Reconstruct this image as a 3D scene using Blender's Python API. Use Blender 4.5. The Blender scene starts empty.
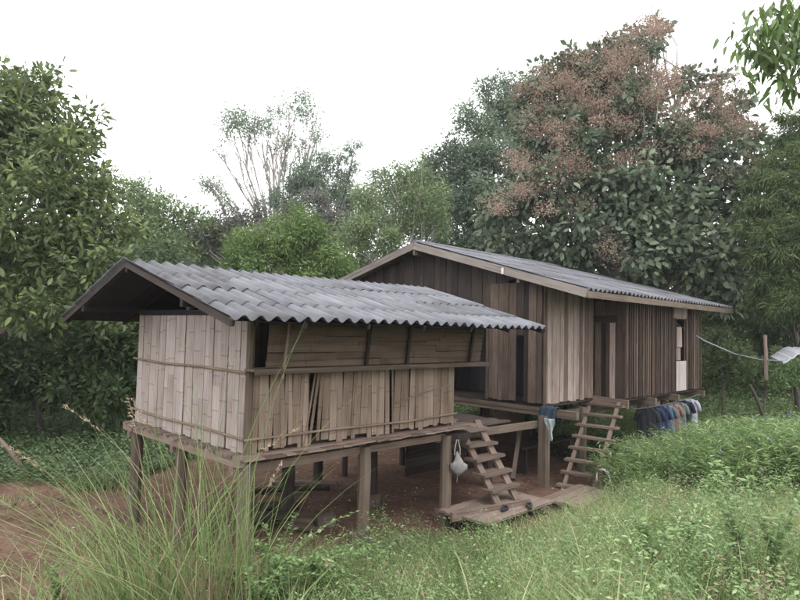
import bpy, math, random
import numpy as np
from mathutils import Matrix, Vector

random.seed(7); R = np.random.default_rng(11)
S = bpy.context.scene

# ------------------------------------------------------------------ camera
FPX, PIT, ROL, EYE = 603.7, .0495, -.0233, 2.8
cr, sr, cp, sp = math.cos(ROL), math.sin(ROL), math.cos(PIT), math.sin(PIT)
cam = bpy.data.cameras.new('camera'); camo = bpy.data.objects.new('camera', cam)
S.collection.objects.link(camo)
cam.sensor_width = 36; cam.lens = FPX / 800 * 36; cam.clip_start = .05; cam.clip_end = 2000
rt, up, fw = (cr, sp * sr, -cp * sr), (sr, -sp * cr, cp * cr), (0, cp, sp)
camo.matrix_world = Matrix(((rt[0], up[0], -fw[0], 0), (rt[1], up[1], -fw[1], 0),
                            (rt[2], up[2], -fw[2], EYE), (0, 0, 0, 1)))
S.camera = camo

# ------------------------------------------------------------------ light: bright overcast
W = bpy.data.worlds.new('World'); S.world = W; W.use_nodes = True
wn, wl = W.node_tree.nodes, W.node_tree.links
wn.clear()
sky = wn.new('ShaderNodeTexSky'); sky.sky_type = 'NISHITA'; sky.sun_disc = False
SUN_EL, SUN_AZ = math.radians(58), math.radians(150)
sky.sun_elevation = SUN_EL; sky.sun_rotation = SUN_AZ
mix = wn.new('ShaderNodeMix'); mix.data_type = 'RGBA'; mix.inputs['Factor'].default_value = .9
mix.inputs['B'].default_value = (14.5, 14.5, 14.5, 1)        # the even white cloud deck
bg = wn.new('ShaderNodeBackground'); bg.inputs['Strength'].default_value = .135
wo = wn.new('ShaderNodeOutputWorld')
wl.new(sky.outputs[0], mix.inputs['A']); wl.new(mix.outputs['Result'], bg.inputs[0]); wl.new(bg.outputs[0], wo.inputs[0])
sun = bpy.data.lights.new('sun', 'SUN'); sun.energy = .8; sun.angle = math.radians(25); sun.color = (1, .97, .93)
suno = bpy.data.objects.new('sun', sun); S.collection.objects.link(suno)
sd = Vector((math.sin(SUN_AZ) * math.cos(SUN_EL), math.cos(SUN_AZ) * math.cos(SUN_EL), math.sin(SUN_EL)))
suno.rotation_euler = sd.to_track_quat('Z', 'Y').to_euler()
S.view_settings.view_transform = 'Standard'; S.view_settings.look = 'None'
S.view_settings.exposure = 0.82; S.view_settings.gamma = 1; S.view_settings.use_curve_mapping = False

# ------------------------------------------------------------------ site frames
def ray(px, py):
    xr = (px - 400) / FPX; zr = -(py - 300) / FPX
    x = xr * cr + zr * sr; zu = -xr * sr + zr * cr
    return np.array([x, cp - zu * sp, sp + zu * cp])
def at(px, py, Y):
    r = ray(px, py); p = r * Y / r[1]; p[2] += EYE
    return p
YAW = .781
AX = np.array([math.cos(YAW), math.sin(YAW), 0]); AY = np.array([-math.sin(YAW), math.cos(YAW), 0])
H0 = np.array([-1.675, 6.73, 0.]); K0 = np.array([2.729, 11.465, 0.])
def HW(x, y, z=0): return H0 + AX * x + AY * y + np.array([0, 0, z])
def KW(x, y, z=0): return K0 + AX * x + AY * y + np.array([0, 0, z])
def loc(p, O):
    d = np.asarray(p)[:2] - O[:2]
    return d @ AX[:2], d @ AY[:2]
def sst(a, b, x):
    t = np.clip((x - a) / (b - a), 0, 1); return t * t * (3 - 2 * t)
# smooth value noise
_g = R.random((64, 64))
def vn(x, y, s=1.0):
    x = np.asarray(x, float) * s; y = np.asarray(y, float) * s
    xi = np.floor(x).astype(int); yi = np.floor(y).astype(int); fx = x - xi; fy = y - yi
    fx = fx * fx * (3 - 2 * fx); fy = fy * fy * (3 - 2 * fy)
    a = _g[xi % 64, yi % 64]; b = _g[(xi + 1) % 64, yi % 64]; c = _g[xi % 64, (yi + 1) % 64]; d = _g[(xi + 1) % 64, (yi + 1) % 64]
    return (a * (1 - fx) + b * fx) * (1 - fy) + (c * (1 - fx) + d * fx) * fy
def ground(X, Y):
    X = np.asarray(X, float); Y = np.asarray(Y, float)
    hy = -(X - H0[0]) * math.sin(YAW) + (Y - H0[1]) * math.cos(YAW)      # hut-local y
    hx = (X - H0[0]) * math.cos(YAW) + (Y - H0[1]) * math.sin(YAW)
    bank = 1.25 * sst(.75, 5.6, -hy + .1) * (1 - .5 * sst(1.5, 6.5, X))
    right = .28 * sst(4.2, 7.8, X) * sst(5, 9.5, Y) + .8 * sst(7, 16, X) * sst(11, 24, Y)
    far = 2.2 * sst(16, 42, Y) * (1 - .5 * sst(3, 8, X)) + 5 * sst(40, 120, np.hypot(X, Y))
    near_house = -.12 * sst(5.5, 7.5, hx) * (1 - sst(13, 17, Y)) * (1 - sst(2.5, 5, X))
    flat = sst(-.3, .4, hy) * sst(-.6, 0, hx) * (1 - sst(9, 14, hx))
    bump = (vn(X, Y, 1.1) - .5) * .16 + (vn(X + 9, Y + 4, 3.7) - .5) * .07
    return bank + right + far + near_house + bump * (1 - .75 * flat)
def G(X, Y): return float(ground(X, Y))

# ------------------------------------------------------------------ object helpers
C = S.collection
def tag(o, label=None, cat=None, group=None, kind=None):
    if label: o['label'] = label
    if cat: o['category'] = cat
    if group: o['group'] = group
    if kind: o['kind'] = kind
    return o
def thing(name, label, cat, loc_=(0, 0, 0), rz=0, group=None):
    o = bpy.data.objects.new(name, None); C.objects.link(o)
    o.location = tuple(float(v) for v in loc_); o.rotation_euler = (0, 0, rz); o.empty_display_size = .2
    return tag(o, label, cat, group)
class MB:
    """mesh collector: verts, faces, per-vertex tint and grain coordinates"""
    def __init__(s): s.v = []; s.f = []; s.t = []; s.g = []; s.sm = False; s.cuts = []
    def add(s, v, f, tint=None, g=None):
        b = len(s.v); v = [tuple(map(float, p)) for p in v]
        tint = random.random() if tint is None else tint
        if g is None:
            o = (random.random() * 40, random.random() * 40, random.random() * 40)
            g = [(p[0] + o[0], p[1] + o[1], p[2] + o[2]) for p in v]
        s.cuts.append((b, len(s.f)))
        s.v += v; s.f += [tuple(i + b for i in q) for q in f]; s.t += [tint] * len(v); s.g += g
    def beam(s, a, b, w, h, tint=None, upv=(0, 0, 1), roll=0, jit=0, end=None):
        """board from a to b, width w sideways, height h along upv; grain along a-b"""
        a = Vector(a); b = Vector(b); d = b - a; L = d.length; d.normalize()
        u = Vector(upv); sd_ = d.cross(u)
        if sd_.length < 1e-4: sd_ = d.cross(Vector((1, 0, 0)))
        sd_.normalize(); u = sd_.cross(d).normalized()
        if roll: m = Matrix.Rotation(roll, 3, d); sd_ = m @ sd_; u = m @ u
        j = lambda: 1 + random.uniform(-jit, jit)
        vs = []; gs = []; o = (random.random() * 40, random.random() * 40, random.random() * 40)
        n = max(1, int(L / .5)) if jit else 1
        for k in range(n + 1):
            t = k / n; c = a + d * (L * t) + (sd_ * random.uniform(-1, 1) * w * jit * .35 + u * random.uniform(-1, 1) * h * jit * .3 if 0 < k < n else Vector((0, 0, 0)))
            ww, hh = w * .5 * j(), h * .5 * j()
            for q, r in ((-1, -1), (1, -1), (1, 1), (-1, 1)):
                vs.append(c + sd_ * q * ww + u * r * hh); gs.append((L * t + o[0], q * w * .5 + o[1], r * h * .5 + o[2]))
        fs = [(3, 2, 1, 0), tuple(4 * n + i for i in range(4))]
        for k in range(n):
            for i in range(4): fs.append((4 * k + i, 4 * k + (i + 1) % 4, 4 * k + 4 + (i + 1) % 4, 4 * k + 4 + i))
        s.add(vs, fs, tint, gs); return s
    def box(s, c, sx, sy, sz, tint=None):
        return s.beam((c[0] - sx / 2, c[1], c[2]), (c[0] + sx / 2, c[1], c[2]), sy, sz, tint)
    def tube(s, pts, rad, n=7, tint=None, cap=True, wob=0):
        pts = [Vector(tuple(map(float, p))) for p in pts]; m = len(pts)
        if not hasattr(rad, '__len__'): rad = [rad] * m
        vs = []; gs = []; L = 0; o = (random.random() * 40, random.random() * 40); ref = None
        for k in range(m):
            d = (pts[min(k + 1, m - 1)] - pts[max(k - 1, 0)])
            if d.length < 1e-6: d = Vector((0, 0, 1))
            d.normalize()
            if ref is None: ref = d.cross(Vector((.31, .2, 1))) if abs(d.z) < .9 else d.cross(Vector((1, .1, 0)))
            ref = (ref - d * ref.dot(d)).normalized(); bb = d.cross(ref)
            if k: L += (pts[k] - pts[k - 1]).length
            for i in range(n):
                a = i * 2 * math.pi / n; r = rad[k] * (1 + (random.uniform(-wob, wob) if wob else 0))
                vs.append(pts[k] + (ref * math.cos(a) + bb * math.sin(a)) * r); gs.append((L + o[0], math.cos(a) * rad[0] + o[1], math.sin(a) * rad[0]))
        fs = [(k * n + i, k * n + (i + 1) % n, (k + 1) * n + (i + 1) % n, (k + 1) * n + i) for k in range(m - 1) for i in range(n)]
        if cap: fs += [tuple(range(n))[::-1], tuple((m - 1) * n + i for i in range(n))]
        s.add(vs, fs, tint, gs); return s
    def each(s, name, mat, parent):
        """one object per added piece"""
        cu = s.cuts + [(len(s.v), len(s.f))]; out = []
        for (a, fa), (b, fb) in zip(cu, cu[1:]):
            q = MB(); q.v = s.v[a:b]; q.f = [tuple(i - a for i in f) for f in s.f[fa:fb]]; q.t = s.t[a:b]; q.g = s.g[a:b]; out.append(q.build(name, mat, parent))
        return out
    def build(s, name, mat, parent=None, smooth=False, loc_=None, rz=0):
        me = bpy.data.meshes.new(name); me.from_pydata(s.v, [], s.f); me.materials.append(mat)
        a = me.attributes.new('tint', 'FLOAT', 'POINT'); a.data.foreach_set('value', np.array(s.t, np.float32))
        a = me.attributes.new('gc', 'FLOAT_VECTOR', 'POINT'); a.data.foreach_set('vector', np.array(s.g, np.float32).ravel())
        if smooth or s.sm: me.polygons.foreach_set('use_smooth', [True] * len(s.f))
        o = bpy.data.objects.new(name, me); C.objects.link(o)
        if parent: o.parent = parent
        if loc_ is not None: o.location = tuple(float(q) for q in loc_); o.rotation_euler = (0, 0, rz)
        return o
def npmesh(name, V, Fc, tint, mat, parent=None, smooth=False, loc_=None):
    """fast mesh: V (n,3), Fc (m,k), tint (n,)"""
    me = bpy.data.meshes.new(name); V = np.ascontiguousarray(V, np.float32); Fc = np.ascontiguousarray(Fc, np.int32)
    me.vertices.add(len(V)); me.vertices.foreach_set('co', V.ravel())
    k = Fc.shape[1]; me.loops.add(Fc.size); me.loops.foreach_set('vertex_index', Fc.ravel())
    me.polygons.add(len(Fc)); me.polygons.foreach_set('loop_start', np.arange(0, Fc.size, k, dtype=np.int32))
    me.update(calc_edges=True)
    a = me.attributes.new('tint', 'FLOAT', 'POINT'); a.data.foreach_set('value', np.ascontiguousarray(tint, np.float32))
    if smooth: me.polygons.foreach_set('use_smooth', [True] * len(Fc))
    me.materials.append(mat)
    o = bpy.data.objects.new(name, me); C.objects.link(o)
    if parent: o.parent = parent
    if loc_ is not None: o.location = tuple(float(q) for q in loc_)
    return o

# ------------------------------------------------------------------ materials
def newmat(name):
    m = bpy.data.materials.new(name); m.use_nodes = True; nt = m.node_tree
    return m, nt.nodes, nt.links, nt.nodes['Principled BSDF']
def ramp(n, cols):
    r = n.new('ShaderNodeValToRGB'); e = r.color_ramp.elements
    while len(e) < len(cols): e.new(.5)
    for i, (p, c) in enumerate(cols): e[i].position = p; e[i].color = (*c, 1)
    return r
def attr(n, name):
    a = n.new('ShaderNodeAttribute'); a.attribute_name = name; return a
def math_(n, l, op, a, b):
    m = n.new('ShaderNodeMath'); m.operation = op
    for i, q in enumerate((a, b)):
        if isinstance(q, (int, float)): m.inputs[i].default_value = q
        else: l.new(q, m.inputs[i])
    return m.outputs[0]
def wood(name, cols, rough=.85, grain=(3, 60, 60), dark=.55, bump=.4, blotch=2.0, nodes=False, tintw=.55):
    m, n, l, b = newmat(name)
    g = attr(n, 'gc'); t = attr(n, 'tint')
    mp = n.new('ShaderNodeMapping'); mp.inputs['Scale'].default_value = grain; l.new(g.outputs['Vector'], mp.inputs[0])
    n1 = n.new('ShaderNodeTexNoise'); n1.inputs['Scale'].default_value = 1; n1.inputs['Detail'].default_value = 5; n1.inputs['Roughness'].default_value = .65
    l.new(mp.outputs[0], n1.inputs['Vector'])
    n2 = n.new('ShaderNodeTexNoise'); n2.inputs['Scale'].default_value = blotch; n2.inputs['Detail'].default_value = 4
    l.new(g.outputs['Vector'], n2.inputs['Vector'])
    v = math_(n, l, 'MULTIPLY', t.outputs['Fac'], tintw)
    v = math_(n, l, 'ADD', v, math_(n, l, 'MULTIPLY', n1.outputs[0], .75))
    v = math_(n, l, 'ADD', v, math_(n, l, 'MULTIPLY', n2.outputs[0], .55))
    v = math_(n, l, 'SUBTRACT', v, .42)
    r = ramp(n, cols); l.new(v, r.inputs[0])
    # dark cracks along the grain
    mp2 = n.new('ShaderNodeMapping'); mp2.inputs['Scale'].default_value = (grain[0] * .4, grain[1] * .7, grain[2] * .7); l.new(g.outputs['Vector'], mp2.inputs[0])
    n3 = n.new('ShaderNodeTexNoise'); n3.inputs['Scale'].default_value = 1; n3.inputs['Detail'].default_value = 2; l.new(mp2.outputs[0], n3.inputs['Vector'])
    cr_ = ramp(n, [(.33, (dark,) * 3), (.42, (1, 1, 1))]); l.new(n3.outputs[0], cr_.inputs[0])
    mx = n.new('ShaderNodeMix'); mx.data_type = 'RGBA'; mx.blend_type = 'MULTIPLY'; mx.inputs['Factor'].default_value = 1
    l.new(r.outputs[0], mx.inputs['A']); l.new(cr_.outputs[0], mx.inputs['B']); out = mx.outputs['Result']
    if nodes:   # the darker rings at a bamboo's nodes
        sx = n.new('ShaderNodeSeparateXYZ'); l.new(g.outputs['Vector'], sx.inputs[0])
        off = math_(n, l, 'MULTIPLY', t.outputs['Fac'], 37.3)
        q = math_(n, l, 'FRACT', math_(n, l, 'ADD', math_(n, l, 'MULTIPLY', sx.outputs[0], 1.9), off), 0)
        nr = ramp(n, [(0, (.55, .5, .45)), (.025, (.5, .45, .4)), (.045, (1.08, 1.08, 1.08)), (.09, (1, 1, 1))]); l.new(q, nr.inputs[0])
        m2 = n.new('ShaderNodeMix'); m2.data_type = 'RGBA'; m2.blend_type = 'MULTIPLY'; m2.inputs['Factor'].default_value = .55
        l.new(out, m2.inputs['A']); l.new(nr.outputs[0], m2.inputs['B']); out = m2.outputs['Result']
    l.new(out, b.inputs['Base Color']); b.inputs['Roughness'].default_value = rough
    b.inputs['Specular IOR Level'].default_value = .25
    bp = n.new('ShaderNodeBump'); bp.inputs['Strength'].default_value = bump; bp.inputs['Distance'].default_value = .01
    l.new(n1.outputs[0], bp.inputs['Height']); l.new(bp.outputs[0], b.inputs['Normal'])
    return m
def leaf(name, cols, trans=.3, rough=.5, spec=.4):
    m, n, l, b = newmat(name)
    t = attr(n, 'tint'); r = ramp(n, cols); l.new(t.outputs['Fac'], r.inputs[0])
    l.new(r.outputs[0], b.inputs['Base Color']); b.inputs['Roughness'].default_value = rough; b.inputs['Specular IOR Level'].default_value = spec
    tr = n.new('ShaderNodeBsdfTranslucent'); hs = n.new('ShaderNodeHueSaturation'); hs.inputs['Value'].default_value = 1.3; hs.inputs['Hue'].default_value = .49
    l.new(r.outputs[0], hs.inputs['Color']); l.new(hs.outputs[0], tr.inputs[0])
    ms = n.new('ShaderNodeMixShader'); ms.inputs[0].default_value = trans
    l.new(b.outputs[0], ms.inputs[1]); l.new(tr.outputs[0], ms.inputs[2]); l.new(ms.outputs[0], n['Material Output'].inputs[0])
    return m
def plain(name, col, rough=.8, var=.15, scale=8, metal=0):
    m, n, l, b = newmat(name)
    tc = n.new('ShaderNodeTexCoord'); no = n.new('ShaderNodeTexNoise'); no.inputs['Scale'].default_value = scale; no.inputs['Detail'].default_value = 5
    l.new(tc.outputs['Object'], no.inputs['Vector'])
    r = ramp(n, [(.25, tuple(c * (1 - var * 2) for c in col)), (.75, tuple(min(1, c * (1 + var)) for c in col))]); l.new(no.outputs[0], r.inputs[0])
    l.new(r.outputs[0], b.inputs['Base Color']); b.inputs['Roughness'].default_value = rough; b.inputs['Metallic'].default_value = metal
    b.inputs['Specular IOR Level'].default_value = .3
    bp = n.new('ShaderNodeBump'); bp.inputs['Strength'].default_value = .3; bp.inputs['Distance'].default_value = .01
    l.new(no.outputs[0], bp.inputs['Height']); l.new(bp.outputs[0], b.inputs['Normal'])
    return m
M = {}
M['bamboo_grey'] = wood('bamboo_grey', [(.0, (0.117, 0.086, 0.073)), (.35, (0.286, 0.241, 0.221)), (.7, (0.408, 0.354, 0.341)), (1, (0.508, 0.454, 0.444))], nodes=True, grain=(1.6, 70, 70), dark=.65, tintw=.3)
M['bamboo_tan'] = wood('bamboo_tan', [(.0, (0.079, 0.053, 0.039)), (.35, (0.181, 0.132, 0.100)), (.7, (0.279, 0.216, 0.176)), (1, (0.368, 0.297, 0.249))], nodes=True, grain=(1.6, 70, 70), dark=.6, tintw=.34)
M['bamboo_shaded'] = wood('bamboo_shaded', [(.0, (0.035, 0.022, 0.015)), (.35, (0.088, 0.061, 0.043)), (.7, (0.145, 0.105, 0.078)), (1, (0.214, 0.162, 0.128))], nodes=True, grain=(1.6, 70, 70), dark=.6, tintw=.45)  # brown bamboo darkened to carry the eave's shade on the upper panel
M['bamboo_strip'] = wood('bamboo_strip', [(0, (.09, .062, .046)), (.5, (.17, .122, .09)), (1, (.27, .205, .16))])
M['plank_grey'] = wood('plank_grey', [(0, (0.045, 0.031, 0.024)), (.35, (0.128, 0.091, 0.075)), (.65, (0.239, 0.184, 0.160)), (1, (0.408, 0.335, 0.301))], tintw=.7)
M['plank_red'] = wood('plank_red', [(0, (0.022, 0.014, 0.012)), (.35, (0.059, 0.040, 0.031)), (.65, (0.106, 0.076, 0.059)), (1, (0.202, 0.159, 0.131))], tintw=.6)
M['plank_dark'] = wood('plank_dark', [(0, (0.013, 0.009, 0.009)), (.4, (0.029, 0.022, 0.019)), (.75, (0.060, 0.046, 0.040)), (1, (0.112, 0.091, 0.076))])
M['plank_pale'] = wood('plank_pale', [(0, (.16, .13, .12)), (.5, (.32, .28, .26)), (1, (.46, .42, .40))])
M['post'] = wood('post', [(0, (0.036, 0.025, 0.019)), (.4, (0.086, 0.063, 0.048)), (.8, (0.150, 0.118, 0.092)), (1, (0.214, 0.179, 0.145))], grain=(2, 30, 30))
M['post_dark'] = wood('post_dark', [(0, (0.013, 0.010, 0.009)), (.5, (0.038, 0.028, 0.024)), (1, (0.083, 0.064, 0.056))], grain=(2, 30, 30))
M['stem'] = wood('stem', [(0, (.10, .13, .055)), (1, (.22, .24, .12))])
M['shade_black'] = wood('shade_black', [(0, (.006, .006, .007)), (1, (.028, .025, .028))])  # near-black tone with deep shade put into the colour
M['tread'] = wood('tread', [(0, (0.055, 0.037, 0.029)), (.4, (0.132, 0.092, 0.074)), (.8, (0.208, 0.157, 0.132)), (1, (0.264, 0.212, 0.183))])
M['ladder'] = wood('ladder', [(0, (0.047, 0.031, 0.024)), (.4, (0.112, 0.078, 0.063)), (.8, (0.176, 0.133, 0.112)), (1, (0.223, 0.180, 0.155))])
M['barge'] = wood('barge', [(0, (.08, .068, .06)), (.4, (.17, .145, .13)), (.8, (.24, .21, .19)), (1, (.30, .27, .25))], grain=(2, 40, 40))
M['bark'] = wood('bark', [(0, (.04, .035, .03)), (.5, (.11, .095, .085)), (1, (.2, .18, .165))], grain=(6, 25, 25))
M['bark_pale'] = wood('bark_pale', [(0, (.16, .14, .13)), (.5, (.30, .27, .25)), (1, (.42, .39, .37))], grain=(6, 25, 25))

def roof_material():
    m, n, l, b = newmat('fibre_cement')
    tc = attr(n, 'gc'); t = attr(n, 'tint')
    mp = n.new('ShaderNodeMapping'); mp.inputs['Scale'].default_value = (9, 1.4, 1.4); l.new(tc.outputs['Vector'], mp.inputs[0])
    a = n.new('ShaderNodeTexNoise'); a.inputs['Scale'].default_value = 1; a.inputs['Detail'].default_value = 6; l.new(mp.outputs[0], a.inputs['Vector'])
    c = n.new('ShaderNodeTexNoise'); c.inputs['Scale'].default_value = 2.3; c.inputs['Detail'].default_value = 8; c.inputs['Roughness'].default_value = .7; l.new(tc.outputs['Vector'], c.inputs['Vector'])
    v = math_(n, l, 'ADD', math_(n, l, 'MULTIPLY', a.outputs[0], .6), math_(n, l, 'MULTIPLY', c.outputs[0], .75))
    v = math_(n, l, 'ADD', v, math_(n, l, 'MULTIPLY', t.outputs['Fac'], .22)); v = math_(n, l, 'SUBTRACT', v, .3)
    r = ramp(n, [(.15, (.028, .027, .029)), (.36, (.072, .072, .080)), (.56, (.108, .11, .125)), (.85, (.172, .175, .195))]); l.new(v, r.inputs[0])
    l.new(r.outputs[0], b.inputs['Base Color']); b.inputs['Roughness'].default_value = .75; b.inputs['Specular IOR Level'].default_value = .35
    bp = n.new('ShaderNodeBump'); bp.inputs['Strength'].default_value = .35; bp.inputs['Distance'].default_value = .01; l.new(c.outputs[0], bp.inputs['Height']); l.new(bp.outputs[0], b.inputs['Normal'])
    return m
M['roof'] = roof_material()

def ground_material():
    m, n, l, b = newmat('soil_and_turf')
    tc = n.new('ShaderNodeTexCoord'); t = attr(n, 'tint')
    def noise(s, d=8, r=.6):
        q = n.new('ShaderNodeTexNoise'); q.inputs['Scale'].default_value = s; q.inputs['Detail'].default_value = d; q.inputs['Roughness'].default_value = r
        l.new(tc.outputs['Object'], q.inputs['Vector']); return q.outputs[0]
    n1, n2, n3 = noise(1.2), noise(9, 8, .7), noise(45, 3)
    soil = ramp(n, [(.3, (.042, .023, .016)), (.45, (.085, .049, .034)), (.58, (.13, .08, .058)), (.72, (.21, .145, .11))])
    l.new(math_(n, l, 'ADD', math_(n, l, 'MULTIPLY', n1, .5), math_(n, l, 'MULTIPLY', n2, .5)), soil.inputs[0])
    turf = ramp(n, [(.3, (.018, .026, .010)), (.5, (.045, .06, .022)), (.7, (.085, .085, .04))]); l.new(n2, turf.inputs[0])
    k = math_(n, l, 'ADD', t.outputs['Fac'], math_(n, l, 'MULTIPLY', math_(n, l, 'SUBTRACT', n2, .5), .9))
    kr = ramp(n, [(.42, (0, 0, 0)), (.58, (1, 1, 1))]); l.new(k, kr.inputs[0])
    mx = n.new('ShaderNodeMix'); mx.data_type = 'RGBA'; l.new(kr.outputs[0], mx.inputs['Factor']); l.new(soil.outputs[0], mx.inputs['A']); l.new(turf.outputs[0], mx.inputs['B'])
    l.new(mx.outputs['Result'], b.inputs['Base Color']); b.inputs['Roughness'].default_value = .95; b.inputs['Specular IOR Level'].default_value = .15
    bp = n.new('ShaderNodeBump'); bp.inputs['Strength'].default_value = .8; bp.inputs['Distance'].default_value = .03
    l.new(math_(n, l, 'ADD', n2, math_(n, l, 'MULTIPLY', n3, .4)), bp.inputs['Height']); l.new(bp.outputs[0], b.inputs['Normal'])
    return m
M['ground'] = ground_material()
M['concrete'] = plain('concrete', (.105, .08, .068), .9, .25, 14)
M['soilpad'] = plain('damp_cement', (.115, .088, .075), .6, .3, 5)

# ------------------------------------------------------------------ ground sheet
def turfness(X, Y):
    """1 = grass and weeds, 0 = bare trodden soil"""
    hx = (X - H0[0]) * math.cos(YAW) + (Y - H0[1]) * math.sin(YAW); hy = -(X - H0[0]) * math.sin(YAW) + (Y - H0[1]) * math.cos(YAW)
    w = (vn(X + 3, Y, .9) - .5) * 1.2
    edge = .22 + 1.3 * sst(2.7, 3.3, hx) - .8 * sst(6.0, 6.9, hx) + .45 * sst(.3, -1.2, hx)
    front = sst(edge - .12, edge + .2, -hy + w * .22)                 # bank before the huts
    front = front * np.clip(sst(-2.2, -.6, hx + w * .8 + 1.2 * sst(.8, 2.2, -hy)) + .42, 0, 1)
    left = sst(-4.1, -5.2, X + w * .6) * sst(9.6, 10.8, Y + w)       # green beyond the bare yard on the left
    right = sst(7.0, 8.2, hx - hy * .25 + w * .6) * sst(3.6, 4.3, X)
    back = sst(5.6, 6.8, hy + w)
    return np.clip(front + left + right + back, 0, 1)
def grid_axis():
    a = np.concatenate([np.arange(-14, 14, .16), 14 + np.cumsum(1.13 ** np.arange(36) * .17)])
    return a
ax = grid_axis(); xs = np.concatenate([-ax[::-1][:36], ax]); xs = np.unique(np.round(xs, 4))
ysl = np.concatenate([-np.cumsum(1.2 ** np.arange(24) * .3)[::-1], np.arange(0, 20, .16), 20 + np.cumsum(1.13 ** np.arange(36) * .17)])
GX, GY = np.meshgrid(xs, ysl); GZ = ground(GX, GY)
V = np.stack([GX.ravel(), GY.ravel(), GZ.ravel()], 1); nx_, ny_ = len(xs), len(ysl)
ii = (np.arange(ny_ - 1)[:, None] * nx_ + np.arange(nx_ - 1)[None]).ravel()
V_ground_min = V[:, 2].min(); print('ground extent', V.min(0), V.max(0))
gr = npmesh('ground', V, np.stack([ii, ii + 1, ii + nx_ + 1, ii + nx_], 1), turfness(GX, GY).ravel(), M['ground'], smooth=True)
tag(gr, 'bare red brown soil under the huts turning to weedy turf', 'ground', kind='structure')

# ------------------------------------------------------------------ corrugated roofs
def corrugated(mb, x0, x1, e, r, rows, wave=.177, amp=.028, lift=.009, seed=1, per=5):
    """one roof slope: eave point e=(y,z), ridge point r=(y,z), corrugations run up the slope"""
    rr = random.Random(seed); dy, dz = r[0] - e[0], r[1] - e[1]; L = math.hypot(dy, dz); uy, uz = dy / L, dz / L
    ny, nz = -uz * (1 if uy > 0 else -1), abs(uy)
    sheetw = wave * per; ns = math.ceil((x1 - x0) / sheetw); rl = L / rows
    for row in range(rows):
        for k in range(ns):
            a = x0 + k * sheetw; b = min(a + sheetw + wave * .5, x1)
            if b - a < .05: continue
            s0 = row * rl - (.0 if row == 0 else .09) + rr.uniform(-.012, .012); s1 = (row + 1) * rl + .02
            nX = max(4, int((b - a) / wave * 8)); nS = 3; th = .007; jt = rr.uniform(0, .003) + (.004 if k % 2 else 0)
            skew = rr.uniform(-.006, .006)
            vs = []; gs = []; o = (rr.random() * 30, rr.random() * 30)
            for side in (0, 1):
                for j in range(nS + 1):
                    sl = s0 + (s1 - s0) * j / nS
                    for i in range(nX + 1):
                        x = a + (b - a) * i / nX
                        hgt = amp * math.cos((x - x0) / wave * 2 * math.pi) + lift * (1 - j / nS) + jt + skew * (x - a) - side * th + .006 * math.sin(x * 1.3 + row)
                        vs.append((x, e[0] + uy * sl + ny * hgt, e[1] + uz * sl + nz * hgt)); gs.append((x + o[0], sl + o[1], 0))
            w = nX + 1; n2 = w * (nS + 1); fs = []
            for j in range(nS):
                for i in range(nX):
                    q = j * w + i; fs.append((q, q + 1, q + w + 1, q + w)); fs.append((n2 + q, n2 + q + w, n2 + q + w + 1, n2 + q + 1))
            for i in range(nX): fs.append((i, n2 + i, n2 + i + 1, i + 1)); q = nS * w + i; fs.append((q, q + 1, n2 + q + 1, n2 + q))
            for j in range(nS): fs.append((j * w, (j + 1) * w, n2 + (j + 1) * w, n2 + j * w)); q = j * w + nX; fs.append((q, n2 + q, n2 + q + w, q + w))
            mb.add(vs, fs, rr.random(), gs)

# ------------------------------------------------------------------ bamboo hut
hut = thing('bamboo_hut', 'bamboo walled hut on short stilts under a wavy grey roof, nearest building', 'hut', H0, YAW)
HL, HWd, HF, HT = 3.54, 3.03, 1.38, 2.98
HE, HR, HY = (-1.02, 2.876), (1.50, 3.556), (3.82, 2.86)
def strips(mb, p, q, z0, z1, out, wmin=.06, wmax=.13, lean=.008, tint=(0, 1), splits=True, gap=None, th=.012, zj=.02):
    """upright split-bamboo strips along p-q (xy), facing 'out'"""
    p = np.array(p, float); q = np.array(q, float); L = np.linalg.norm(q - p); d = (q - p) / L; o = np.array(out, float); s = 0; k = 0
    while s < L:
        w = min(random.uniform(wmin, wmax), L - s + .01)
        c = p + d * (s + w / 2) + o * ((k % 2) * .007); ln = random.uniform(-lean, lean) * 3
        if gap: g = gap(s + w / 2)
        else: g = (0, 0)
        cuts = [z0 + random.uniform(-zj, zj)]
        if splits and random.random() < .75: cuts.append(z0 + (z1 - z0) * random.uniform(.25, .75))
        cuts.append(z1)
        for a, b in zip(cuts, cuts[1:]):
            e = o * random.uniform(0, .006)
            fa = (a - z0) / (z1 - z0) - .5; fb = (b - z0) / (z1 - z0) - .5
            A = c + d * (ln * fa + g[0] * fa) + e; B = c + d * (ln * fb + g[0] * fb) + e
            mb.beam((A[0], A[1], a), (B[0], B[1], b + (.015 if b < z1 else 0)), w * .985 - g[1], th, random.uniform(*tint), upv=(o[0], o[1], 0))
        s += w; k += 1
mb = MB(); strips(mb, (0, .02), (0, HWd), HF + .01, HT, (-1, 0), .09, .2, splits=True, tint=(.25, .85))
w = mb.build('wall', M['bamboo_grey'], hut); w['label'] = 'grey weathered split bamboo end wall'
def lgap(s):
    if .75 < s < .9: return (.16, .035)
    if .9 < s < 1.02: return (.02, .03)
    if 2.05 < s < 2.2: return (-.02, .04)
    if 2.45 < s < 2.55: return (.03, .02)
    return (0, 0)
mb = MB(); strips(mb, (.07, 0), (HL, 0), HF + .03, 2.34, (0, -1), .05, .12, splits=False, gap=lgap, zj=.035, lean=.012)
w = mb.build('wall', M['bamboo_tan'], hut); w['label'] = 'tan bamboo strip side wall with split gaps'
mb = MB(); strips(mb, (HL, 0), (HL, HWd), HF, HT, (1, 0), .1, .2); strips(mb, (0, HWd), (HL, HWd), HF, HT, (0, 1), .1, .2)
mb.build('wall', M['bamboo_tan'], hut)
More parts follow.
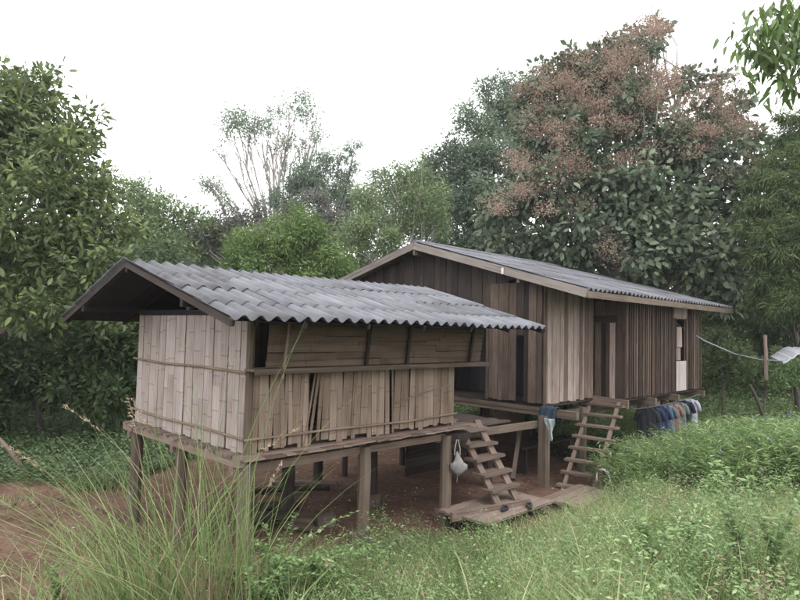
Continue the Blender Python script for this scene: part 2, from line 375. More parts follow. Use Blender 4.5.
# upper woven panel hinged above the ledge: horizontal strips
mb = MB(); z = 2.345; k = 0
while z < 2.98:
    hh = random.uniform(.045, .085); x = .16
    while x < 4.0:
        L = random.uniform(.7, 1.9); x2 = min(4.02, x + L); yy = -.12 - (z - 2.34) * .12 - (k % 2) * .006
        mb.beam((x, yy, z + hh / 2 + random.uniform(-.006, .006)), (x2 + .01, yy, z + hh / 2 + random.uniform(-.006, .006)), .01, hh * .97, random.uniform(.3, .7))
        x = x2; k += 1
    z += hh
mb.build('shutter_panel', M['bamboo_shaded'], hut)['label'] = 'long horizontal bamboo panel above the ledge'
mb = MB()
for x in (1.62, 2.36, 3.72): mb.beam((x, -.16, 2.33), (x + random.uniform(-.02, .02), -.245, 3.0), .045, .03, .2)
mb.each('batten', M['post_dark'], hut)
mb = MB(); mb.tube([(.33, -.2, 2.22), (.36, -.21, 2.5), (.38, -.24, 2.9)], [.02, .018, .015], tint=.6); mb.build('prop_stick', M['bamboo_strip'], hut)
mb = MB(); mb.beam((-.05, -.12, 2.322), (4.08, -.14, 2.315), .22, .03, .6, jit=.1); mb.beam((-.04, -.225, 2.305), (4.1, -.25, 2.30), .02, .055, .3, jit=.1)
mb.build('ledge', M['post'], hut)
mb = MB()
for z, j in ((2.285, .012), (1.555, .0)):
    mb.tube([(-.03, -.04 + .03, z), (-.035, 1.0, z + .012), (-.035, 2.1, z - .008), (-.03, HWd + .1, z + .01)], .016, tint=.6, wob=.1)
mb.tube([(-.03, -.04, 1.55), (1.2, -.045, 1.555), (2.5, -.04, 1.53), (HL + .05, -.04, 1.56)], .015, tint=.7, wob=.1)
mb.tube([(2.3, -.035, 1.80), (2.9, -.035, 1.92), (3.4, -.035, 1.99)], .008, tint=.7)
mb.each('bamboo_batten', M['bamboo_strip'], hut)
# corner posts, gable void framing, top plates
mb = MB()
for x, y in ((.03, -.0), (HL - .05, .06), (.05, HWd - .05), (HL - .05, HWd - .05), (.03, HWd / 2)):
    top = 3.05 if y < 2 and y > -.1 and y != HWd / 2 else 3.0
    mb.tube([(x, y, HF - .05), (x, y, top if y != HWd / 2 else 3.45)], .045, 8, tint=.4, wob=.08)
mb.each('wall_post', M['post'], hut)
mb = MB()
mb.beam((-.8, -.02, 3.03), (HL + .85, -.02, 3.03), .07, .09, .3); mb.beam((-.8, HWd - .02, 3.0), (HL + .85, HWd - .02, 3.0), .07, .09, .3)
mb.beam((-.8, 1.5, 3.46), (HL + .85, 1.5, 3.46), .06, .09, .3)
mb.beam((0.01, 0, 2.96), (0.01, HWd, 2.96), .06, .07, .3); mb.beam((HL, 0, 2.98), (HL, HWd, 2.98), .06, .07, .3)
mb.each('roof_beam', M['shade_black'], hut)  # beams coloured near black for the shade under the roof
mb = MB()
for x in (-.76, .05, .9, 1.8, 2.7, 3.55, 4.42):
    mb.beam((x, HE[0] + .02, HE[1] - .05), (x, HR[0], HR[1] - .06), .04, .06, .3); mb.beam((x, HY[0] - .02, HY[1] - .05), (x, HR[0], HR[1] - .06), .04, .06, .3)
mb.each('rafter', M['shade_black'], hut)  # roof shade is in the rafters' colour too
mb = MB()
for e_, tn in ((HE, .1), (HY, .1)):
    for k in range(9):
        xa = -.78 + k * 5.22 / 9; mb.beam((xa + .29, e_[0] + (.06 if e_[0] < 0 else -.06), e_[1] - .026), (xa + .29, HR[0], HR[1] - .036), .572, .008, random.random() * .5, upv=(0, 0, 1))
mb.build('shade_lining', M['shade_black'], hut)['label'] = 'near black sheet added under the roof to stand for its shade'  # added dark sheet, shade of the roof underside put into its colour
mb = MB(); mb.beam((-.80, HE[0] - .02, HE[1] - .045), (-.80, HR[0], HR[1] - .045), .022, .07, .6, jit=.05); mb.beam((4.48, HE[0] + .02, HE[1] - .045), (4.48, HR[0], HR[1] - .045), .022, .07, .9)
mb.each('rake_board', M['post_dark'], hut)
mb = MB(); mb.beam((-.80, HY[0], HY[1] - .045), (-.80, HR[0] + .01, HR[1] - .045), .022, .06, .2); mb.build('rake_board', M['post_dark'], hut)
mb = MB(); corrugated(mb, -.84, 4.51, HE, HR, 4, seed=3); corrugated(mb, -.84, 4.51, HY, (HR[0] + .0, HR[1] + .004), 4, seed=4)
mb.build('roof', M['roof'], hut, smooth=True)['label'] = 'wavy grey fibre cement roof sheets'
# floor frame
mb = MB(); 
mb.beam((-.10, -.1, HF - .06), (-.10, HWd + .12, HF - .06), .07, .10, .85, jit=.06); mb.beam((HL - .1, 0, HF - .1), (HL - .1, HWd, HF - .1), .07, .1, .3)
mb.beam((1.7, 0, HF - .1), (1.7, HWd, HF - .1), .07, .1, .3)
for y in (.02, 1.5, 2.9): mb.beam((-.15, y, HF - .15), (HL + .3, y, HF - .15), .09, .09, .4, jit=.08)
mb.each('floor_beam', M['tread'], hut)
mb = MB(); y = -.08
while y < HWd:
    ww = random.uniform(.07, .11); mb.beam((-.17 + random.uniform(-.03, .05), y + ww / 2, HF - .005), (HL + random.uniform(.15, .5), y + ww / 2, HF - .005 + random.uniform(-.012, .012)), ww * .93, .022, random.random(), jit=.05); y += ww
x = -.1
while x < HL + .3:
    ww = random.uniform(.12, .3); mb.beam((x, -.12 + random.uniform(-.02, .02), HF - .024), (x + ww * .96, -.12 + random.uniform(-.03, .01), HF - .024 + random.uniform(-.008, .008)), .14, .02, random.random()); x += ww
mb.build('floor', M['tread'], hut)
# stilts
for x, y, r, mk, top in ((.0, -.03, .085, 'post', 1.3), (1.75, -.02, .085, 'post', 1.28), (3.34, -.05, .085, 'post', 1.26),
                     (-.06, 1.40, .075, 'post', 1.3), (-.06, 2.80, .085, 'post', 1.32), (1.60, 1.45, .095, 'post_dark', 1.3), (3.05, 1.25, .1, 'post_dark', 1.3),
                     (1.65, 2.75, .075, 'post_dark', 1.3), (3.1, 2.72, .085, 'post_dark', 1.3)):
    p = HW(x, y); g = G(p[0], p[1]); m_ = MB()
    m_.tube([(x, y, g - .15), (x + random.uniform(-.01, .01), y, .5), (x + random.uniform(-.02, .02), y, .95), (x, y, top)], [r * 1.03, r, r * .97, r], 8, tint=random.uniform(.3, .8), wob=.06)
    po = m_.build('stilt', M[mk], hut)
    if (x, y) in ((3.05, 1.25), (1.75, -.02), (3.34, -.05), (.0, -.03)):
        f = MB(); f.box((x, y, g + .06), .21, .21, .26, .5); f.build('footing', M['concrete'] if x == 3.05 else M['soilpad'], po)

# ------------------------------------------------------------------ wooden house
kh = thing('wooden_house', 'dark plank house on tall stilts behind the bamboo hut', 'house', K0, YAW)
KF = 1.47
KE, KR, KY = (-1.10, 3.58), (3.02, 4.74), (6.6, 3.75)
def rz_(y): return KE[1] + (y - KE[0]) * (KR[1] - KE[1]) / (KR[0] - KE[0]) if y < KR[0] else KR[1] + (y - KR[0]) * (KY[1] - KR[1]) / (KY[0] - KR[0])
def planks(mb, p, q, z0, ztop, out, wmin=.1, wmax=.19, tint=(0, 1), batten=False, skip=None, zj=.02, th=.02):
    p = np.array(p, float); q = np.array(q, float); L = np.linalg.norm(q - p); d = (q - p) / L; o = np.array(out, float); s = 0; k = 0
    while s < L - .01:
        w = min(random.uniform(wmin, wmax), L - s); c = p + d * (s + w / 2) + o * ((k % 2) * .012 + random.uniform(0, .006))
        zt = ztop(c) if callable(ztop) else ztop
        segs = [(z0 + random.uniform(-zj, zj), zt)]
        if skip:
            h = skip(s + w / 2)
            if h: segs = [(z0 + random.uniform(-zj, zj), h[0]), (h[1], zt)]
        for a, b in segs:
            if b - a > .03: mb.beam((c[0] + d[0] * random.uniform(-.004, .004), c[1] + d[1] * random.uniform(-.004, .004), a), (c[0], c[1], b), w * .97, th, random.uniform(*tint), upv=(o[0], o[1], 0))
        if batten and random.random() < .8:
            e = p + d * (s + w) + o * .035
            if not (skip and skip(s + w)): mb.beam((e[0], e[1], z0 + random.uniform(-.01, .01)), (e[0], e[1], zt), .035, .015, random.uniform(*tint), upv=(o[0], o[1], 0))
        s += w; k += 1
rt_ = lambda c: rz_(c[1]) - .07
mb = MB(); planks(mb, (.03, 0), (1.93, 0), KF - .02, 3.80, (0, -1), .07, .17, (.1, .8), zj=.03)
mb.build('wall', M['plank_grey'], kh)['label'] = 'pale grey plank wall beside the ladder'
mb = MB(); mb.beam((.015, -.035, KF - .02), (.015, -.035, 3.82), .09, .025, .4, upv=(0, -1, 0)); mb.build('corner_board', M['plank_red'], kh)
mb = MB()
def gskip(s):
    if .38 < s < .56: return (KF, 2.75)
    if 1.35 < s < 2.55: return (KF, 3.3)
    if .70 < s < .84: return (3.25, 3.85)
    return None
planks(mb, (0, .0), (0, 5.9), KF, rt_, (-1, 0), .12, .2, (.1, .8), skip=gskip, zj=.02)  # gable shadow is put into the dark brown plank colour
mb.build('wall', M['plank_dark'], kh)['label'] = 'brown plank gable wall, darkened for gable shade, with an open doorway'
mb = MB(); planks(mb, (0, 0.0), (0, 1.3), KF, lambda c: 3.78, (-1, 0), .1, .17, (.2, .8), skip=lambda s: (KF, 3.78) if .3 < s < .62 else None)
for v in range(len(mb.v)): mb.v[v] = (mb.v[v][0] - .03, mb.v[v][1], mb.v[v][2])
mb.build('cladding_board', M['plank_red'], kh)  # darker planks carry the shade cast by the hut roof
mb = MB(); planks(mb, (0, 5.9), (6.1, 5.9), KF, 3.9, (0, 1), .15, .22); planks(mb, (6.1, -.7), (6.1, 5.9), KF, rt_, (1, 0), .15, .22)
mb.build('wall', M['plank_dark'], kh)
mb = MB(); planks(mb, (.9, .05), (.9, 5.8), KF, lambda c: 3.5, (-1, 0), .15, .2); mb.build('dark_backing', M['shade_black'], kh)  # near-black wall added so the doorway looks dark
# room that stands out to the right
RX0, RX1, RY, RZ = 1.97, 6.12, -.72, 1.52
def wskip(s):
    if 2.52 < s < 3.12: return (1.55, 3.2)
    return None
mb = MB(); planks(mb, (RX0, RY), (RX1, RY), RZ, 3.60, (0, -1), .08, .14, (.0, .8), batten=True, skip=wskip, zj=.012)
mb.build('wall', M['plank_red'], kh)['label'] = 'reddish brown battened wall of the far room'
mb = MB(); planks(mb, (RX0, -.04), (RX0, RY), KF, 3.5, (-1, 0), .09, .15, (.1, .7), skip=lambda s: (KF, 3.05) if .12 < s < .30 else None)
mb.build('wall', M['plank_red'], kh)
mb = MB(); mb.beam((RX0 + .05, -.17, KF), (RX0 + .05, -.17, 3.08), .24, .02, .1, upv=(-1, 0, 0)); d_ = mb.build('door', M['post_dark'], kh)
mb = MB(); mb.beam((RX0 - .03, -.44, KF + .02), (RX0 - .03, -.44, 3.05), .11, .018, .8, upv=(-1, 0, 0)); mb.build('door_jamb', M['plank_grey'], kh)
mb = MB(); mb.beam((RX0 - .03, .04, 3.12), (RX0 - .03, -.55, 3.14), .03, .14, .1); mb.build('door_head', M['plank_dark'], kh)
# window: added dark board for the hole's darkness, hanging board, pale lower boards, frame
mb = MB(); mb.box((4.79, RY + .30, 2.4), .9, .02, 1.8, 0); mb.build('window_dark', M['post_dark'], kh)
wf = MB(); wf.beam((4.47, RY - .03, 1.5), (4.47, RY - .03, 3.25), .03, .04, .3, upv=(0, -1, 0)); wf.beam((5.12, RY - .03, 1.5), (5.12, RY - .03, 3.25), .03, .04, .3, upv=(0, -1, 0))
wf = wf.build('window_frame', M['plank_red'], kh)
mb = MB()
for i in range(5): mb.beam((4.53 + i * .125, RY - .04, 1.53), (4.53 + i * .125, RY - .04, 2.22 + random.uniform(-.01, .01)), .12, .02, random.uniform(.6, 1), upv=(0, -1, 0))
mb.build('lower_boarding', M['plank_pale'], wf)['label'] = 'pale new boards closing the window below'
mb = MB(); 
for i in range(3): mb.beam((4.56 + i * .1, RY - .05, 2.55), (4.54 + i * .085, RY - .06, 3.02), .105, .012, .5 + .1 * i, upv=(0, -1, 0))
for i in range(3): mb.beam((4.56 + i * .09, RY - .03, 2.24), (4.55 + i * .09, RY - .03, 2.54), .09, .012, .3 + .1 * i, upv=(0, -1, 0))
mb.build('shutter', M['plank_grey'], wf)['label'] = 'small tilted shutter board'
mb = MB()
for i in range(7): mb.beam((4.40 + i * .12, RY - .03, 3.22), (4.40 + i * .12, RY - .03, 3.52), .115, .02, random.uniform(.3, .8), upv=(0, -1, 0))
mb.build('upper_boarding', M['plank_grey'], wf)
# floor, beams, fascia
mb = MB(); mb.box((3.05, 2.9, KF - .04), 6.0, 5.9, .04, .3); mb.box((4.05, -.36, RZ - .04), 4.1, .7, .04, .3); mb.build('floor', M['plank_dark'], kh)
mb = MB()
mb.beam((.02, 6.1, KF - .13), (.02, -.72, KF - .15), .09, .14, .75, jit=.03)
mb.beam((-.02, .0, KF - .10), (-.02, 5.8, KF - .09), .05, .07, .5)
for x in (1.95, 3.07, 4.35, 5.98): mb.beam((x, 6.0, RZ - .12), (x, -.88 if x > 2 else -.4, RZ - .12), .10, .14, .6)
for y in (.05, 2.9, 5.8): mb.beam((0, y, KF - .25), (6.1, y, KF - .25), .1, .12, .3)
mb.each('floor_beam', M['post'], kh)
mb = MB(); mb.beam((RX0 - .06, .08, KF - .03), (RX0 - .06, -.80, KF - .07), .05, .17, .7, jit=.02); mb.build('door_sill', M['tread'], kh)
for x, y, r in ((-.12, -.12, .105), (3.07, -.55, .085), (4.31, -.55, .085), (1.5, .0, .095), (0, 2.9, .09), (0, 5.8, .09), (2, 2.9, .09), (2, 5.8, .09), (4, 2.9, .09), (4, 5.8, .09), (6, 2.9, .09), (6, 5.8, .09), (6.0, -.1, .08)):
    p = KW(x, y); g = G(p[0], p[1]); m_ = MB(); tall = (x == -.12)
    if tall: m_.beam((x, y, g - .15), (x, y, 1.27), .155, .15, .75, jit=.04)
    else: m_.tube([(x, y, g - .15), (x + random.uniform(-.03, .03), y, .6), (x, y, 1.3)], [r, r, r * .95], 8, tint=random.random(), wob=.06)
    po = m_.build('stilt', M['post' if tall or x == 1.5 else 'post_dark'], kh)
# roof
mb = MB(); corrugated(mb, -.42, 7.4, KE, KR, 4, seed=8, wave=.17); corrugated(mb, -.42, 7.4, KY, KR, 4, seed=9, wave=.17)
mb.build('roof', M['roof'], kh, smooth=True)['label'] = 'long grey corrugated roof of the plank house'
mb = MB(); mb.tube([(-.43, KR[0], KR[1] + .01), (7.4, KR[0], KR[1] + .01)], .06, 10, .6); mb.build('ridge_cap', M['roof'], kh)
dz = .075
mb = MB(); mb.beam((-.45, KE[0] - .03, KE[1] - dz), (-.45, KR[0], KR[1] - dz), .025, .15, .65, jit=.01)
mb.beam((-.45, KY[0] + .03, KY[1] - dz), (-.45, KR[0] + .01, KR[1] - dz), .025, .15, .3, jit=.01); mb.each('bargeboard', M['barge'], kh)
mb = MB(); mb.beam((-.43, KE[0] - .02, KE[1] - .09), (7.38, KE[0] - .02, KE[1] - .09), .025, .12, .7, jit=.03); mb.beam((-.43, KY[0] + .02, KY[1] - .09), (7.38, KY[0] + .02, KY[1] - .09), .025, .12, .6)
mb.each('fascia', M['post'], kh)
mb = MB()
for x in (-.38, .9, 2.2, 3.5, 4.8, 6.1, 7.3):
    mb.beam((x, KE[0], KE[1] - .08), (x, KR[0], KR[1] - .08), .05, .08, .3); mb.beam((x, KY[0], KY[1] - .08), (x, KR[0], KR[1] - .08), .05, .08, .3)
mb.each('rafter', M['post_dark'], kh)
mb = MB(); mb.beam((-.45, KR[0], KR[1] - .22), (6, KR[0], KR[1] - .22), .05, .12, .8); mb.beam((-.42, .3, rz_(.3) - .18), (6.1, .3, rz_(.3) - .18), .05, .1, .8); mb.each('purlin', M['post'], kh)
bits = MB(); bits.box((-.47, .62, 3.98), .02, .05, .12, .9); bits.build('metal_strap', plain('metal_strap', (.5, .5, .5), .5), kh)

# ------------------------------------------------------------------ ladders
def ladder(name, label, a0, b0, a1, b1, n, rw, tw, mat, ext=.0, over=.12, first=.12, last=.95):
    """a0,b0 feet; a1,b1 tops (world)"""
    base = (np.array(a0) + np.array(b0)) / 2; t = thing(name, label, 'ladder', base, 0, )
    L = lambda p: tuple(np.array(p) - base)
    for p, q in ((a0, a1), (b0, b1)):
        m_ = MB(); q2 = np.array(q) + (np.array(q) - np.array(p)) * ext; m_.beam(L(p), L(q2), rw, .05, random.uniform(.6, .9), jit=.04); m_.build('rail', M['ladder'], t)
    wdir = (np.array(b0) - np.array(a0)); wdir /= np.linalg.norm(wdir)
    for k in range(n):
        f = first + (last - first) * k / (n - 1)
        p = np.array(a0) * (1 - f) + np.array(a1) * f; q = np.array(b0) * (1 - f) + np.array(b1) * f
        q[2] += random.uniform(-.015, .015)
        m_ = MB(); m_.beam(L(p - wdir * over), L(q + wdir * over), tw, .042, random.uniform(.4, .95), jit=.05)
        m_.build('tread', M['ladder'], t)
    return t
deck1z = .22
la = ladder('stair_ladder', 'short steep wooden ladder with five wide treads under the bamboo hut eave',
            KW(-2.50, -.83, deck1z), KW(-2.03, -.83, deck1z), KW(-2.40, .0, 1.22), KW(-1.93, -.02, 1.22), 5, .12, .26, 'tread', ext=.1, over=.12, first=.20, last=.99)
lb = ladder('door_ladder', 'long narrow wooden ladder with eight thin treads leading to the house door',
            KW(-.05, -.45, -.10), KW(.05, -.98, -.10), KW(1.86, -.02, 1.42), KW(1.86, -.62, 1.42), 8, .07, .17, 'tread', over=.13, first=.08, last=.96)

# decks at the feet
def deck(name, label, pts, z, dirx, ztilt=0):
    (x0, y0), (x1, y1) = pts; o = KW(x0, y0, 0); t = thing(name, label, 'platform', (o[0], o[1], 0), YAW)
    m_ = MB(); y = 0
    while y < y1 - y0 - .02:
        w_ = random.uniform(.12, .22); m_.beam((random.uniform(-.06, .03), y + w_ / 2, z), (x1 - x0 + random.uniform(-.03, .08), y + w_ / 2, z + ztilt + random.uniform(-.008, .008)), w_ * .96, .035, random.uniform(.4, 1), jit=.02); y += w_
    m_.build('deck_boards', M['tread'], t)
    for xx in (.25, x1 - x0 - .25):
        m_ = MB(); m_.beam((xx, -.05, z - .065), (xx, y1 - y0 + .05, z - .065), .09, .09, .4); m_.build('bearer', M['post'], t)
        for yy in (.08, y1 - y0 - .08):
            m_ = MB(); m_.tube([(xx, yy, -.5), (xx, yy, z - .1)], .05, 7, .3); m_.build('foot', M['post_dark'], t)
    return t
deck('low_platform', 'low board platform at the foot of the short ladder', ((-3.3, -1.22), (-1.62, -.45)), deck1z - .02, 0)
deck('low_platform', 'low tilted board platform at the foot of the long ladder', ((-1.35, -1.55), (-.2, -.85)), .13, 0, .03)
# edge plank running from hut stilt
mb = MB(); mb.beam((0, 0, 0), (1.4, -.35, .02), .06, .12, .6); tag(mb.build('plank', M['tread'], None, loc_=KW(-3.45, -.72, .22), rz=YAW), 'loose plank lying from the hut stilt along the low platform', 'plank')

# porch between the hut and the house
pc = thing('porch', 'dim low board porch between the bamboo hut and the plank house', 'porch', KW(-2.85, .15, 0), YAW)
mb = MB(); y = 0
while y < 2.7: w_ = random.uniform(.12, .2); mb.beam((0, y + w_ / 2, 1.2), (2.0 + random.uniform(-.05, .05), y + w_ / 2, 1.2), w_ * .95, .03); y += w_
mb.build('porch_floor', M['plank_dark'], pc)
mb = MB(); mb.beam((0, 0, 1.11), (2.7, -.12, 1.10), .08, .12, .7); mb.beam((0, 2.6, 1.1), (2.7, 2.6, 1.1), .08, .12, .3); mb.each('porch_beam', M['post'], pc)
for x, y in ((.35, .1), (1.9, 2.6), (.35, 2.6), (1.9, .35)):
    mb = MB(); mb.tube([(x, y, -.2), (x, y, 1.1)], .06, 7); mb.build('porch_post', M['post_dark'], pc)

# ------------------------------------------------------------------ cloth things
def cloth(name, col, rough=.9): return plain(name, col, rough, .18, 12)
def drape(pts_fn, nu, nv, mat, name, th=.01):
    m_ = MB(); vs = [pts_fn(u / nu, v / nv) for v in range(nv + 1) for u in range(nu + 1)]
    w_ = nu + 1; fs = [(v * w_ + u, v * w_ + u + 1, (v + 1) * w_ + u + 1, (v + 1) * w_ + u) for v in range(nv) for u in range(nu)]
    m_.add(vs, fs, .5); o = m_.build(name, mat, None, smooth=True); s_ = o.modifiers.new('thickness', 'SOLIDIFY'); s_.thickness = th
    return o
# carrier bag hanging from the hut stilt
bp_ = HW(3.40, -.22, .0)
bag = thing('carrier_bag', 'off white cloth bag hanging by its handles from the right hut stilt', 'bag', (bp_[0], bp_[1], .74)); bag.scale = (.82, .82, .82)
mb = MB(); n_ = 14; vs = []; fs = []
prof = [(.015, .36), (.03, .31), (.055, .24), (.09, .17), (.145, .11), (.14, .06), (.085, .0), (.02, -.06)]
for k, (r_, z_) in enumerate(prof):
    for i in range(n_):
        a = i * 2 * math.pi / n_; f_ = 1 + .18 * math.sin(3 * a + k * .7) + .10 * math.sin(7 * a + k)
        vs.append((r_ * f_ * math.cos(a) + .10 * (.3 - z_), r_ * .5 * f_ * math.sin(a), z_ + .035 * abs(math.cos(a)) * (k == 4)))
fs = [(k * n_ + i, k * n_ + (i + 1) % n_, (k + 1) * n_ + (i + 1) % n_, (k + 1) * n_ + i) for k in range(len(prof) - 1) for i in range(n_)] + [tuple(range((len(prof) - 1) * n_, len(prof) * n_))]
mb.add(vs, fs, .5); mb.build('bag_body', cloth('bag_cloth', (.22, .21, .21)), bag, smooth=True)
for sgn in (-1, 1):
    mb = MB(); mb.tube([(sgn * .05, 0, .3), (sgn * .045, 0, .42), (sgn * .012, .02, .57)], .009, 6); mb.build('handle', cloth('bag_strap', (.38, .34, .31)), bag)
mb = MB(); mb.tube([(0, 0, 0), (.01, 0, -.1), (0, 0, -.18)], .008, 5); mb.build('loose_string', cloth('bag_strap2', (.15, .13, .12)), bag)
# blue cloth draped over beam end and white rag below
cb = KW(.0, -.16, 0)
def bc(u, v):
    a = (v - .5) * 2; s = .05 + .07 * abs(a) + .015 * math.sin(u * 17); y = (u - .5) * .34
    return (cb[0] + s * math.copysign(1, a) * AX[0] * (1 if abs(a) > .12 else abs(a) * 5) + AY[0] * y, cb[1] + s * math.copysign(1, a) * AX[1] * (1 if abs(a) > .12 else abs(a) * 5) + AY[1] * y, 1.43 - abs(a) ** 1.4 * (.24 + .08 * math.sin(u * 9)) + .012 * math.sin(u * 23))
o = drape(bc, 16, 14, cloth('blue_cloth', (.02, .036, .055)), 'cloth'); tag(o, 'dark blue cloth draped over the beam above the square stilt', 'cloth')
cw = KW(-.24, -.26, 0)
def wc(u, v):
    y = (u - .5) * (.17 + .06 * math.sin(v * 5 + 1) - .08 * v) - .03 - .05 * v; z = 1.25 - v * (.34 + .07 * math.sin(u * 11))
    return (cw[0] + AX[0] * (.02 * math.sin(u * 9 + v * 3)) + AY[0] * y, cw[1] + AX[1] * (.02 * math.sin(u * 9 + v * 3)) + AY[1] * y, z)
o = drape(wc, 10, 10, cloth('pale_rag', (.27, .31, .32)), 'rag', .006); tag(o, 'pale plastic rag tied round the top of the square stilt', 'rag')
# bundle on porch by ladder head
bb = KW(-2.75, .12, 1.22)
mb = MB(); mb.sm = True
def blob(mb, c, rx, ry, rz, n=10, m=7, k=.12, tint=.5):
    vs = [(c[0], c[1], c[2] - rz)]; 
    for j in range(1, m):
        t_ = math.pi * j / m - math.pi / 2
        for i in range(n):
            a = i * 2 * math.pi / n; f_ = 1 + random.uniform(-k, k); vs.append((c[0] + rx * f_ * math.cos(t_) * math.cos(a), c[1] + ry * f_ * math.cos(t_) * math.sin(a), c[2] + rz * f_ * math.sin(t_)))
    vs.append((c[0], c[1], c[2] + rz)); fs = [(0, 1 + (i + 1) % n, 1 + i) for i in range(n)]
    for j in range(m - 2):
        for i in range(n): a = 1 + j * n + i; b = 1 + j * n + (i + 1) % n; fs.append((a, b, b + n, a + n))
    la_ = len(vs) - 1; fs += [(la_, 1 + (m - 2) * n + i, 1 + (m - 2) * n + (i + 1) % n) for i in range(n)]
    mb.add(vs, fs, tint)
blob(mb, (0, 0, .1), .2, .16, .13); tag(mb.build('bundle', cloth('dark_bundle', (.05, .04, .038)), None, loc_=bb), 'dark cloth bundle at the head of the short ladder', 'bundle')
mb = MB(); mb.sm = True; blob(mb, (0, 0, .03), .15, .11, .04, k=.25); tag(mb.build('rag', cloth('grey_rag', (.28, .28, .29)), None, loc_=KW(-2.42, .1, 1.24)), 'crumpled grey rag on the porch at the ladder head', 'rag')
mb = MB(); n_ = 12
mb.tube([(0, 0, 0), (0, 0, .06), (0, 0, .16)], [.16, .2, .22], 12); tag(mb.build('basket', M['plank_dark'], None, loc_=HW(3.55, -.05, 1.12)), 'dark round basket hanging under the hut corner above the bag', 'basket')
# sandals
sm_ = plain('rubber', (.025, .025, .03), .6)
for i, (x, y, rz, lb_) in enumerate(((-2.62, -1.02, .3, 'dark flip-flop left of its pair at the ladder foot'), (-2.22, -1.18, .7, 'dark flip-flop right of its pair near the platform edge'))):
    p = KW(x, y, deck1z + .005); t = thing('sandal', lb_, 'sandal', p, YAW + rz, 'flip-flops on the low platform')
    m_ = MB(); out = [(.13 * math.cos(a) * 1.0, (.05 if math.cos(a) > 0 else .04) * math.sin(a)) for a in np.linspace(0, 2 * math.pi, 14)[:-1]]
    nn = len(out); m_.add([(a, b, 0) for a, b in out] + [(a, b, .03) for a, b in out], [tuple(range(nn))[::-1], tuple(range(nn, 2 * nn))] + [(i_, (i_ + 1) % nn, nn + (i_ + 1) % nn, nn + i_) for i_ in range(nn)]); m_.build('sole', sm_, t)
    m_ = MB(); m_.tube([(0, .045, .02), (.04, .03, .06), (.08, 0, .035), (.04, -.03, .06), (0, -.045, .02)], .009, 6); m_.build('strap', sm_, t)
# short post with white hoop by the ladder foot
p = KW(-.05, -1.22, -.2); gs_ = thing('stub_post', 'short leaning stump post in front of the long ladder', 'post', (p[0], p[1], -.15), YAW)
m_ = MB(); m_.tube([(0, 0, 0), (.01, 0, .3), (0, .02, .62)], [.07, .065, .06], 8, .6, wob=.08); m_.build('stump', M['post'], gs_)
m_ = MB(); m_.sm = True; m_.tube([(0, .12 * math.cos(a), .46 + .17 * math.sin(a)) for a in np.linspace(-.3, 3.5, 12)], .022, 8); tag(m_.build('hose_loop', plain('white_plastic', (.6, .58, .58), .5, .1), None, loc_=(p[0] + .02, p[1] - .04, -.15), rz=YAW), 'curved white plastic pipe hooked over the stump post', 'pipe')

# ------------------------------------------------------------------ laundry
pa, pb = at(632, 409, 12.75), at(700, 394, 14.6)
mb = MB(); mid = (pa + pb) / 2; mid[2] -= .06
cv = [pa, pa * .75 + pb * .25 - [0, 0, .05], mid, pa * .25 + pb * .75 - [0, 0, .05], pb]
mb.tube([c - pa for c in cv], .008, 5); tag(mb.build('clothes_line', plain('rope', (.12, .11, .1)), None, loc_=pa), 'thin washing line hung beside the far room of the house', 'line')
shirt_cols = [((.018, .02, .024), 'black checked shirt nearest the stilt on the washing line'), ((.022, .03, .05), 'dark plaid shirt second on the washing line'), ((.02, .032, .085), 'navy blue shirt third on the washing line'),
              ((.09, .13, .16), 'grey blue shirt in the middle of the washing line'), ((.21, .125, .11), 'faded salmon pink shirt on the washing line'), ((.12, .15, .14), 'grey green shirt after the pink one on the washing line'),
              ((.015, .018, .035), 'near black shirt beside the pale one on the washing line'), ((.33, .33, .38), 'light grey shirt at the far end of the washing line')]
ld = (pb - pa) / np.linalg.norm(pb - pa)
for k, (col, lb_) in enumerate(shirt_cols):
    f = .20 + .62 * k / 7; c = pa + (pb - pa) * f; c[2] -= .05 * math.sin(math.pi * f) + .03
    t = thing('shirt', lb_, 'shirt', c, math.atan2(ld[1], ld[0]) - 1.0 + random.uniform(-.25, .2), 'shirts on the washing line'); t.scale = (.8, .8, .82)
    mt = cloth('shirt_cloth', col)
    m_ = MB(); m_.sm = True; ph = random.random() * 6
    half = [(.0, .0), (.07, -.005), (.2, -.06), (.34, -.24), (.29, -.33), (.20, -.22), (.215, -.5), (.225, -.72)]
    rows = [(0, .09), (-.04, .20), (-.10, .24), (-.2, .235), (-.35, .22), (-.55, .225), (-.74, .235)]
    nn = 10; vs = []
    for z_, w_ in rows:
        for sd2 in (1, -1):
            for i in range(nn + 1):
                u_ = (i / nn - .5) * 2 * sd2; d_ = .05 * math.sqrt(max(0, 1 - u_ * u_)) * sd2 + .018 * math.sin(u_ * 9 + ph + z_ * 4)
                vs.append((u_ * w_, d_, z_ + .02 * math.sin(u_ * 5 + ph) * (z_ < -.7)))
    rw = 2 * (nn + 1); fs = [(j * rw + i, j * rw + (i + 1) % rw, (j + 1) * rw + (i + 1) % rw, (j + 1) * rw + i) for j in range(len(rows) - 1) for i in range(rw)]
    m_.add(vs, fs, .5); m_.build('shirt_body', mt, t)
    for sg in (-1, 1):
        m_ = MB(); m_.sm = True; m_.tube([(sg * .17, 0, -.06), (sg * .24, .01, -.16), (sg * .29, .0, -.34)], [.06, .06, .055], 8, wob=.1); m_.build('sleeve', mt, t)
    m_ = MB(); m_.tube([(-.16, 0, -.04), (0, 0, .03), (.16, 0, -.04)], .006, 5); m_.tube([(0, 0, .03), (0, 0, .07)], .004, 5); m_.build('hanger', sm_, t)

